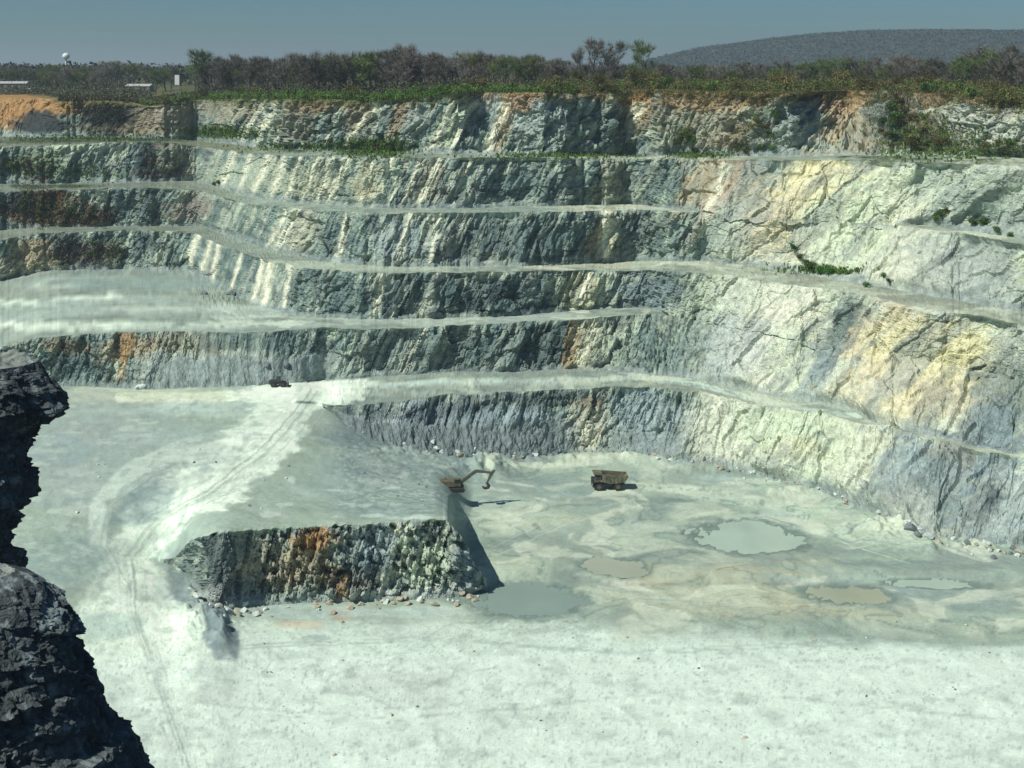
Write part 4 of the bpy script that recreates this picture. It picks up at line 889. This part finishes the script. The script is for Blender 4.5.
for _ in range(1500):
    u_ = random.uniform(600, 1180); pts.append(tuple(at(u_, float(cr1(u_))+abs(random.gauss(0, 5.5 if u_ < 840 else 9))+.3)))
for cx, cy, rx, ry, n_ in ((892,112,20,22,320),(930,138,44,16,420),(1005,150,30,7,160),(1000,104,34,7,200),(760,128,18,14,120),(686,138,14,12,90),(745,148,20,6,80)):
    pts += [tuple(at(cx+random.gauss(0, .5)*rx, cy+random.gauss(0, .5)*ry)) for _ in range(n_)]
clumps('overhanging_plants', pts, [(.11,.14,.045),(.09,.12,.04),(.14,.11,.06),(.08,.10,.04)], .7, 1.5, 16, .4, 'olive and brown growth spilling over the right half of the rim and down the gully', 'plants', 19)
pts = []
for cx, cy, rx, ry, n_ in ((108,114,26,12,190),(38,208,26,20,260),(85,218,34,8,120),(150,160,10,16,70),(62,252,14,14,80),(100,254,30,12,140),(30,168,32,8,140),(175,168,14,8,50)):
    pts += [tuple(at(cx+random.gauss(0, .5)*rx, cy+random.gauss(0, .5)*ry)) for _ in range(n_)]
clumps('scrub', pts, [(.05,.05,.035),(.09,.05,.035),(.06,.075,.035),(.035,.04,.035)], .8, 1.6, 16, .5, 'dark rusty scrub growing in the hollows of the left-hand faces', 'plants', 20)
pts = [tuple(rimpt(random.uniform(140, 570), abs(random.gauss(0, 7)))) for _ in range(1800)]
clumps('rim_plants', pts, [(.13,.25,.05),(.15,.26,.06),(.13,.19,.06)], .6, 2.6, 26, .38, 'bright green leafy growth along the lip of the middle rim', 'plants', 7)
pts = []
for _ in range(900):
    u_ = random.uniform(190, 960); pts.append(tuple(at(u_, float(cr1(u_))+abs(random.gauss(0, 4.5))+.5)))
clumps('overhanging_plants', pts, [(.11,.19,.05),(.13,.15,.06),(.14,.12,.06)], .5, 1.2, 16, .35, 'weeds spilling over the lip of the rim onto the topmost rock face', 'plants', 17)
pts = [tuple(rimpt(u_, random.uniform(45 if u_ < 75 else 8, 330))) for u_ in [random.uniform(-60, 150) for _ in range(2200)]]
clumps('undergrowth', pts, [(.12,.115,.08),(.10,.125,.055),(.085,.09,.065)], 1.6, 3.2, 24, .8, 'dark scrub between the orange soil and the far trees on the left', 'undergrowth', 8)
pts = [tuple(rimpt(random.uniform(-40, 160), abs(random.gauss(0, 60)))) for _ in range(10)]
pts = [tuple(rimpt(random.uniform(150, 560), abs(random.gauss(0, 9)))) for _ in range(9000)]
tufts('grass', pts, (.075,.125,.028), .5, 1.5, 'bright spring grass along the middle of the quarry rim', 'grass', 1)
pts = [tuple(rimpt(random.uniform(545, 1180), abs(random.gauss(0, 55)))) for _ in range(6500)]
clumps('undergrowth', pts, [(.15,.15,.06),(.10,.15,.04),(.17,.14,.07),(.09,.13,.04),(.12,.10,.06),(.10,.15,.04)], .9, 3.6, 26, .5, 'brown and olive undergrowth covering the right half of the rim', 'undergrowth', 2)
pts = [tuple(rimpt(random.uniform(60, 200), abs(random.gauss(10, 40)))) for _ in range(4000)]
tufts('undergrowth', pts, (.085,.08,.04), .5, 1.8, 'dry weeds on the soil above the left-hand faces', 'undergrowth', 4)
pts = [tuple(at(cx+random.gauss(0, .55)*rx, cy+random.gauss(0, .5)*ry)) for (cx, cy, rx, ry, n) in ((225,132,36,7,1100),(375,148,34,9,1700),(300,147,46,4,500),(560,156,70,3,500),(700,155,30,4,300),(930,140,60,22,1300),(1000,152,50,6,500),(60,172,60,10,600),(820,270,40,5,300),(100,138,90,4,500),(50,210,40,16,400)) for _ in range(n)]
tufts('ledge_grass', pts, (.10,.17,.04), .3, 1.1, 'green turf patches growing on the upper ledges', 'grass', 3)

# ------------------------------------------------------------------ far wood and hill
def far_wood(name, x0, x1, d0, d1, base_h, hmin, hmax, n, col, label, seed):
    r = random.Random(seed); V, Q, Cc = [], [], []
    for _ in range(n):
        px = r.uniform(x0, x1); d = r.uniform(d0, d1); hh = r.uniform(hmin, hmax); w = hh*r.uniform(.6,1.1); cx = (px-512)/F*d; k = r.uniform(.6,1.3)
        for _ in range(34):
            a, b = r.gauss(0, .32)*w, r.gauss(0, .32)*w; z = H-base_h+hh*min(1., abs(r.gauss(.5,.28))); s = r.uniform(.8,2.2)*hh/14
            u = np.array([r.gauss(0,1), r.gauss(0,1), r.gauss(0,1)]); u /= np.linalg.norm(u); v = np.cross(u, [r.gauss(0,1), r.gauss(0,1), r.gauss(0,1)]); v /= np.linalg.norm(v); c = np.array([cx+a, d+b, z]); o = len(V)
            V += [c-u*s, c+v*s*.6, c+u*s, c-v*s*.6]; Q.append((o, o+1, o+2, o+3)); kk = k*r.uniform(.7,1.3); Cc += [(col[0]*kk, col[1]*kk, col[2]*kk)]*4
    me = np_mesh(name, np.array(V), np.array(Q), False, np.array(Cc)); return tag(link_mesh(name, me, mat('turf', (0,0,0), .95, attr='albedo', spec=.05)), label, 'wood', kind='stuff')
far_wood('distant_wood', -120, 330, 900, 2600, 13, 9, 16, 1100, (.06,.065,.05), 'distant dark wood on the skyline at left', 1)
far_wood('distant_wood', 540, 1200, 700, 1900, 12, 7, 12, 1100, (.07,.07,.05), 'distant wood between the right rim and the hill', 2)
# hill
nx, ny = 420, 60
hx = np.linspace(560, 1500, nx); HT = np.interp(hx, [560,600,650,700,770,820,860,940,1024,1500], [-18,-8,6,17,27,32,34,35,35,27])
V = []
for j in range(ny):
    t = j/(ny-1); d = 2300+1500*t
    prof_t = math.sin(min(t/.62, 1)*math.pi/2)**1.2 if t < .62 else math.cos((t-.62)/.38*math.pi/2)*.9+.1
    z = (H-13)+ (HT*(3230/F)+13)*prof_t
    X = (hx-512)/F*3230*(1+.1*(t-.6)); V.append(np.stack([X, np.full(nx, d), z], -1))
V = np.array(V); V[..., 2] += 3.2*fbm(V[..., 0]/90, V[..., 1]/90, oct=3, seed=401)+2.2*fbm(V[..., 0]/14, V[..., 1]/30, oct=3, seed=402)
nn = fbm(V[..., 0]/22, V[..., 1]/60, oct=4, seed=403); c = C(.06,.08,.08)*np.ones((ny, nx, 1)); m = sstep(0,.4,nn)[..., None]*.6; c = c*(1-m)+C(.075,.08,.085)*m; m = sstep(.0,-.4,nn)[..., None]*.5; c = c*(1-m)+C(.05,.066,.055)*m
idx = np.arange(nx*ny).reshape(ny, nx); q = np.stack([idx[:-1,:-1], idx[:-1,1:], idx[1:,1:], idx[1:,:-1]], -1).reshape(-1, 4)
me = np_mesh('hill', V.reshape(-1, 3), q, False, c.reshape(-1, 3)); tag(link_mesh('hill', me, mat('hill_forest', (0,0,0), .95, noise=.45, nscale=.05, bump=3., attr='albedo', spec=.05)), 'long wooded ridge on the skyline at right', 'hill', kind='structure')
g_ = np.random.default_rng(12); hp = []
for _ in range(40000):
    j_ = g_.integers(4, 40); i_ = g_.integers(0, 330); hp.append(V[j_, i_]+np.array([g_.normal(0, 6), g_.normal(0, 14), 0]))
clumps('hill_forest', hp, [(.055,.075,.075),(.065,.09,.085),(.08,.10,.10),(.065,.085,.07)], 4., 3., 2, 3.6, 'bare and dark forest covering the wooded ridge at right', 'forest', 13)
hilltop = lambda px: float(np.interp(px, hx, HT))

# ------------------------------------------------------------------ box/cylinder kit
class MB:
    def __init__(s): s.bm = bmesh.new()
    def box(s, c, size, rot=(0,0,0), bev=.0):
        r = bmesh.ops.create_cube(s.bm, size=1); M = Matrix.Translation(c) @ Matrix.Rotation(rot[2],4,'Z') @ Matrix.Rotation(rot[1],4,'Y') @ Matrix.Rotation(rot[0],4,'X') @ Matrix.Diagonal((*size, 1))
        bmesh.ops.transform(s.bm, matrix=M, verts=r['verts'])
        if bev:
            es = list({e for v in r['verts'] for e in v.link_edges}); bmesh.ops.bevel(s.bm, geom=es, offset=bev, segments=2, affect='EDGES')
        return s
    def cyl(s, c, r1, L, axis='Z', r2=None, n=20):
        r = bmesh.ops.create_cone(s.bm, cap_ends=True, segments=n, radius1=r1, radius2=r1 if r2 is None else r2, depth=L)
        rot = {'Z': Matrix.Identity(4), 'X': Matrix.Rotation(R(90),4,'Y'), 'Y': Matrix.Rotation(R(90),4,'X')}[axis]
        bmesh.ops.transform(s.bm, matrix=Matrix.Translation(c) @ rot, verts=r['verts']); return s
    def prism(s, pts, y0, y1):       # outline in the x-z plane, extruded along y
        a = [s.bm.verts.new((p[0], y0, p[1])) for p in pts]; b = [s.bm.verts.new((p[0], y1, p[1])) for p in pts]
        s.bm.faces.new(a); s.bm.faces.new(b[::-1])
        for i in range(len(pts)): s.bm.faces.new((a[i], b[i], b[(i+1) % len(pts)], a[(i+1) % len(pts)]))
        return s
    def sphere(s, c, r, sc=(1,1,1)):
        q = bmesh.ops.create_uvsphere(s.bm, u_segments=24, v_segments=16, radius=r); bmesh.ops.transform(s.bm, matrix=Matrix.Translation(c) @ Matrix.Diagonal((*sc, 1)), verts=q['verts']); return s
    def build(s, name, m, parent=None, smooth=False):
        bmesh.ops.recalc_face_normals(s.bm, faces=s.bm.faces); me = bpy.data.meshes.new(name); s.bm.to_mesh(me); s.bm.free()
        if smooth:
            for p in me.polygons: p.use_smooth = True
        return link_mesh(name, me, m, parent)
M_yel = mat('dusty_yellow_paint', (.15,.13,.07), .6, noise=.3, nscale=1.2, rust=(.12,.115,.085)); M_boom = mat('dusty_boom_steel', (.12,.12,.095), .7, noise=.25, nscale=1.5); M_dark = mat('dark_steel', (.045,.05,.05), .6, noise=.3, nscale=2)
M_tyre = mat('dusty_rubber', (.035,.037,.037), .9, noise=.3, nscale=3); M_glass = mat('cab_glass', (.03,.045,.05), .12, spec=.5); M_body = mat('worn_dump_body', (.17,.165,.105), .7, noise=.3, nscale=1, rust=(.11,.105,.075))
M_white = mat('white_paint', (.82,.84,.82), .5, noise=.05, nscale=1); M_lamp = mat('lamp_glass', (.7,.7,.66), .2); M_steel = mat('galvanised_steel', (.40,.43,.43), .5, metal=.3, noise=.1)
def wheel(parent, x, y, z, r, w, rim=M_yel):
    t = MB(); t.cyl((0,0,0), r, w, 'Y', n=32)
    for k in range(24):
        a = 2*math.pi*k/24; t.box((math.cos(a)*r, 0, math.sin(a)*r), (.10, w*.92, .09), (0, -a, 0))
    e = bpy.data.objects.new('wheel', None)
    o = t.build('wheel', M_tyre, parent); o.location = (x, y, z)
    m = MB(); m.cyl((0,0,0), r*.52, w+.06, 'Y', n=24); m.cyl((0,0,0), r*.2, w+.16, 'Y', n=16); m.build('rim', rim, o)
    return o
# haul truck, nose to the left (-x)
p = at(609, 488); tk = empty('haul_truck', p, R(4)); tk.scale = (1.0, 1.0, .93)
tag(tk, 'yellowish haul truck with dark nose and raised-edge dump body, standing on the quarry floor', 'truck')
for (wx, n_) in ((-2.7, 0), (2.0, 1)):
    for sy in (-1, 1): wheel(tk, wx, sy*1.55, .95, .95, .7 if n_ == 0 else 1.0)
MB().box((-.3,0,1.35), (8.2,1.3,.5), bev=.05).box((-4.1,0,1.1),(.3,3.2,.5), bev=.04).box((3.2,0,1.1),(.4,1.6,.5)).cyl((2.0,0,.95),.28,3.0,'Y').cyl((-2.7,0,.95),.22,3.0,'Y').build('chassis', M_dark, tk)
MB().box((-3.45,.2,2.1), (1.7,2.3,1.1), bev=.08).build('hood', M_dark, tk)
g = MB().box((-4.33,.2,2.05), (.06,1.7,.95)); [g.box((-4.37,.2,1.65+.12*k),(.04,1.66,.03)) for k in range(8)]; g.build('grille', M_dark, tk)
MB().box((-2.95,-1.0,3.0), (1.5,1.35,1.5), bev=.08).build('cab', M_yel, tk)
MB().box((-3.71,-1.0,3.2), (.03,1.1,.75)).box((-2.95,-1.69,3.2),(1.05,.03,.72)).box((-2.95,-.31,3.2),(1.05,.03,.72)).build('window', M_glass, tk)
MB().box((-3.6,1.1,2.75),(1.4,1.4,.08)).box((-3.6,-.8,2.22),(1.5,2.4,.06)).build('deck', M_dark, tk)
for sy in (-1.1, 1.3): MB().cyl((-4.30,sy,1.5),.16,.12,'X').build('headlight', M_lamp, tk)
b = MB(); b.prism([(-4.0,4.25),(-3.9,4.45),(-1.6,4.35),(4.5,3.75),(4.6,3.5),(3.6,2.1),(.2,1.75),(-1.75,2.3),(-1.9,4.1)], -1.95, -1.8); b.prism([(-4.0,4.25),(-3.9,4.45),(-1.6,4.35),(4.5,3.75),(4.6,3.5),(3.6,2.1),(.2,1.75),(-1.75,2.3),(-1.9,4.1)], 1.8, 1.95)
b.box((-2.9,0,4.28),(2.2,3.6,.12),(0,R(1),0)).box((-1.82,0,3.2),(.14,3.6,1.9),(0,R(5),0)).box((-.78,0,2.02),(2.1,3.6,.12),(0,R(16),0)).box((1.9,0,1.93),(3.45,3.6,.12),(0,R(-5.5),0)).box((4.1,0,2.85),(1.8,3.6,.12),(0,R(-54),0))
for k in range(6): 
    for sy in (-2.0, 2.0): b.box((-1.0+k*.95,sy,3.0-.05*k),(.14,.12,1.7-.04*k))
b.build('dump_body', M_body, tk)
MB().box((-3.9,-1.75,1.5),(.5,.05,.05)).box((-3.9,-1.75,1.9),(.5,.05,.05)).box((-3.65,-1.75,1.6),(.05,.05,1.4)).box((-4.15,-1.75,1.6),(.05,.05,1.4)).build('ladder', M_dark, tk)
# excavator, boom to the right
p = at(453, 490); ex = empty('excavator', p, R(6)); ex.scale = (1.08, 1.08, .92)
tag(ex, 'tracked excavator with tan upper body and its boom reaching right over the rubble heap', 'excavator')
for sy in (-1, 1):
    t = MB(); n = 18; pts = [(-2.0+ .5*math.cos(a), .52+.5*math.sin(a)) for a in np.linspace(R(90), R(270), 9)]+[(2.0+.5*math.cos(a), .52+.5*math.sin(a)) for a in np.linspace(R(-90), R(90), 9)]
    t.prism(pts, sy*1.55-.35, sy*1.55+.35)
    for k in range(15): t.box((-2.1+k*.3, sy*1.55, 1.04), (.12,.74,.06)); t.box((-2.1+k*.3, sy*1.55, .02), (.12,.74,.06))
    o = t.build('track', M_dark, ex)
    w = MB(); [w.cyl((-1.9+k*.63, sy*1.55, .5), .27, .76, 'Y', n=14) for k in range(7)]; w.build('road_wheels', M_tyre, o)
MB().box((0,0,.85),(2.4,2.4,.4)).cyl((0,0,1.15),.9,.3).build('undercarriage', M_dark, ex)
MB().prism([(-3.0,1.35),(-3.15,1.7),(-3.1,2.5),(-2.8,2.75),(.2,2.6),(.6,2.4),(1.6,1.9),(1.7,1.35)], -1.35, 1.4).build('engine_housing', M_yel, ex)
MB().box((-2.95,0,1.95),(.8,2.9,1.15),bev=.15).build('counterweight', M_dark, ex)
cb = MB().box((.85,-.95,2.45),(1.6,.95,1.75),bev=.1).build('cab', M_yel, ex)
MB().box((.9,-1.44,2.7),(1.2,.03,.9)).box((1.66,-.95,2.65),(.03,.75,1.0)).box((.9,-.46,2.7),(1.2,.03,.9)).build('window', M_glass, cb)
bm_ = MB(); bm_.prism([(1.0,1.9),(1.3,1.6),(5.3,4.35),(8.6,4.0),(8.7,4.35),(5.2,5.1),(4.7,4.95)], -.05, .4); bm_.build('boom', M_boom, ex)
MB().cyl((1.6,.17,1.75),.16,.7,'Y').box((2.8,-.18,2.55),(3.0,.16,.16),(0,R(-40),0)).box((2.8,.52,2.55),(3.0,.16,.16),(0,R(-40),0)).build('boom_ram', M_dark, ex)
MB().prism([(9.4,4.75),(8.9,4.95),(8.2,4.2),(7.3,1.5),(7.6,1.4),(8.9,3.9)], .0, .35).build('stick', M_boom, ex)
MB().prism([(7.2,1.6),(7.8,1.5),(8.2,.9),(7.9,.25),(7.2,.05),(6.6,.3),(6.4,.7),(6.7,.55),(7.2,.35),(7.6,.6),(7.5,1.1)], -.45, .8).build('bucket', M_dark, ex)
MB().cyl((-1.6,.6,2.95),.09,.6).build('exhaust', M_dark, ex)
# wheel loader on the middle level, bucket to the right
p = at(279, 388); ld = empty('wheel_loader', p, R(-3)); ld.scale = (.95,)*3
tag(ld, 'small dark wheel loader with a tan bucket, parked far back on the middle level', 'loader')
for wx in (-1.5, 1.3):
    for sy in (-1, 1): wheel(ld, wx, sy*1.0, .72, .72, .5, M_dark)
MB().prism([(-2.9,.9),(-2.9,1.75),(-2.5,1.95),(-.6,2.0),(-.5,.8),(-2.6,.7)], -.8, .8).build('engine_hood', M_dark, ld)
MB().box((.4,0,1.0),(2.2,1.1,.6),bev=.06).build('front_frame', M_dark, ld)
cb = MB().box((-.15,0,2.15),(1.15,1.3,1.5),bev=.07).build('cab', M_dark, ld); MB().box((-.15,-.66,2.35),(.85,.03,.8)).box((.44,0,2.35),(.03,1.0,.8)).build('window', M_glass, cb)
MB().prism([(.6,1.55),(.8,1.75),(2.6,.85),(2.5,.6)], -.55, -.4).prism([(.6,1.55),(.8,1.75),(2.6,.85),(2.5,.6)], .4, .55).build('lift_arm', M_dark, ld)
MB().prism([(2.5,.15),(2.45,.9),(2.7,1.2),(2.8,1.15),(2.65,.8),(2.7,.3),(3.5,.12),(3.5,.04),(2.6,.05)], -1.2, 1.2).build('bucket', M_body, ld)

# ------------------------------------------------------------------ things on the skyline
def ground(px, back): return rimpt(px, back)
d = 1500.; e = empty('water_tower', ((66-512)/F*d, d, H-13)); tag(e, 'white ball-shaped water tower on a slim stem rising over the wood at far left', 'water tower')
MB().sphere((0,0,23.5), 3.9, (1,1,.92)).build('tank', M_white, e, True); MB().cyl((0,0,10.5),.9,21,'Z',.8).cyl((0,0,1.5),2.2,3,'Z',.9).build('stem', M_steel, e, True)
p = ground(177, 25); e = empty('sign', p); s_ = p.y/F
zt = H-(75-YH)*s_-p.z; zb = H-(85-YH)*s_-p.z
tag(e, 'tall blank white sign board on a post at the left end of the rim thicket', 'sign')
MB().box((0,0,(zt+zb)/2),(2.1,.12,zt-zb),bev=.02).build('board', M_white, e); MB().box((-.5,.15,zb*.5+.6),(.14,.14,zb+1.2)).box((.5,.15,zb*.5+.6),(.14,.14,zb+1.2)).build('post', M_steel, e)
def shed(px, back, L, Wd, Hh, rz, lab, roofm, wallm, doors=3):
    p = ground(px, back); e = empty('shed', p, rz); tag(e, lab, 'shed')
    MB().box((0,0,Hh/2-.3),(L,Wd,Hh+.6)).build('wall', wallm, e)
    MB().prism([(-Wd/2-.4,Hh),(0,Hh+Wd*.16),(Wd/2+.4,Hh),(Wd/2+.4,Hh-.15),(-Wd/2-.4,Hh-.15)], -L/2-.4, L/2+.4).build('roof', roofm, e).rotation_euler = (0,0,R(90))
    for k in range(doors): MB().box((-L/2+L*(k+.5)/doors,-Wd/2-.02,1.4),(L/doors*.5,.06,2.8)).build('door', M_dark, e)
    return e
M_shw = mat('shed_sheet', (.30,.30,.27), .6, noise=.1); M_shr = mat('shed_roof', (.48,.50,.46), .5, noise=.1)
def vis(px, row, back):  # raise nothing: only reports
    return ground(px, back)
shed(14, 190, 17, 8, 4.0, R(6), 'low pale long shed with dark doors at the far left behind the orange soil', M_shr, M_shw, 4)
shed(140, 210, 15, 8, 3.2, R(-8), 'low white roofed shed behind the dark overgrown rocks', M_shr, M_shw, 2)
# parked cars beside the left shed
def car(px, back, rz, paint, lab):
    p = ground(px, back)+Vector((0,0,.1)); e = empty('parked_car', p, rz); tag(e, lab, 'car')
    MB().prism([(-2.2,.35),(-2.25,.85),(-1.3,1.0),(-.7,1.45),(.9,1.45),(1.5,1.0),(2.2,.85),(2.2,.35)], -.85, .85).build('body', paint, e)
    MB().prism([(-1.15,1.0),(-.65,1.38),(.85,1.38),(1.3,1.0)], -.87, .87).build('window', M_glass, e)
    for wx in (-1.4, 1.4):
        for sy in (-1, 1): MB().cyl((wx,sy*.8,.33),.33,.22,'Y').build('wheel', M_tyre, e)
M_red = mat('red_paint', (.30,.05,.03), .4)
car(1, 150, R(10), M_red, 'small red car parked at the left edge behind the orange soil'); car(29, 150, R(-30), M_white, 'white car parked right of the pale long shed')
# mast on the ridge
px = 853; X = (px-512)/F*3230; zz = H-13+(hilltop(px)*(3230/F)+13); e = empty('radio_mast', (X, 2300+1500*.62, zz-3)); tag(e, 'thin radio mast on the crest of the wooded ridge', 'mast')
MB().cyl((0,0,17),1.2,34,'Z',.7,n=8).build('pole', M_steel, e); m = MB(); [m.box((0,0,8+k*5),(4.2-k*.4,.5,.5)) for k in range(5)]; m.build('crossbar', M_steel, e)
e = empty('hut', (X-4, 2300+1500*.60, zz-2)); tag(e, 'tiny white hut at the foot of the radio mast', 'hut'); MB().box((0,0,2.5),(11,6,5)).build('wall', M_white, e); MB().box((0,0,5.2),(12,7,.5)).build('roof', M_shr, e)

hz = MB(); hz.box((0, 18000, 52), (52000, 46000, 350)); hm = bpy.data.materials.new('haze'); hm.use_nodes = True; n_ = hm.node_tree; n_.nodes.remove(n_.nodes['Principled BSDF'])
pv = n_.nodes.new('ShaderNodeVolumePrincipled'); pv.inputs['Color'].default_value = (.72,.90,.95,1); pv.inputs['Density'].default_value = 1.5e-4; pv.inputs['Anisotropy'].default_value = .2
n_.links.new(pv.outputs[0], n_.nodes['Material Output'].inputs['Volume']); hz_o = hz.build('haze', hm); tag(hz_o, 'thin pale haze over the quarry and the land behind it', 'haze', kind='stuff')
# ------------------------------------------------------------------ light, sky, camera
SUN_EL, SUN_AZ = 49., -124.          # azimuth of the sun measured clockwise from +Y (the view direction)
w = bpy.data.worlds.new('World'); scene.world = w; w.use_nodes = True; nt = w.node_tree; bg = nt.nodes['Background']
sky = nt.nodes.new('ShaderNodeTexSky'); sky.sky_type = 'NISHITA'; sky.sun_disc = False; sky.sun_elevation = R(SUN_EL); sky.sun_rotation = R(SUN_AZ); sky.altitude = 300; sky.air_density = 1.0; sky.dust_density = .4; sky.ozone_density = 2.5
tint = nt.nodes.new('ShaderNodeVectorMath'); tint.operation = 'MULTIPLY'; tint.inputs[1].default_value = (.40, .67, .88)
nt.links.new(sky.outputs[0], tint.inputs[0]); nt.links.new(tint.outputs[0], bg.inputs['Color']); bg.inputs['Strength'].default_value = .06
sl = bpy.data.lights.new('sun', 'SUN'); sl.energy = 4.5; sl.angle = R(.5); sl.color = (1., .97, .88); so = bpy.data.objects.new('sun', sl); COL.objects.link(so)
az = R(SUN_AZ); el = R(SUN_EL); tosun = Vector((math.sin(az)*math.cos(el), math.cos(az)*math.cos(el), math.sin(el)))
so.rotation_euler = tosun.to_track_quat('Z', 'Y').to_euler()
cam = bpy.data.cameras.new('camera'); co = bpy.data.objects.new('camera', cam); COL.objects.link(co); scene.camera = co
co.location = (0, 0, H); co.rotation_euler = (R(90), 0, 0); cam.sensor_width = 36; cam.lens = F*36/1024; cam.shift_y = -(384-YH)/1024; cam.clip_start = .5; cam.clip_end = 60000
scene.view_settings.view_transform = 'Standard'; scene.view_settings.look = 'None'; scene.view_settings.gamma = 1; scene.view_settings.exposure = 0
scene.render.film_transparent = False; scene.cycles.max_bounces = 4; scene.cycles.diffuse_bounces = 2
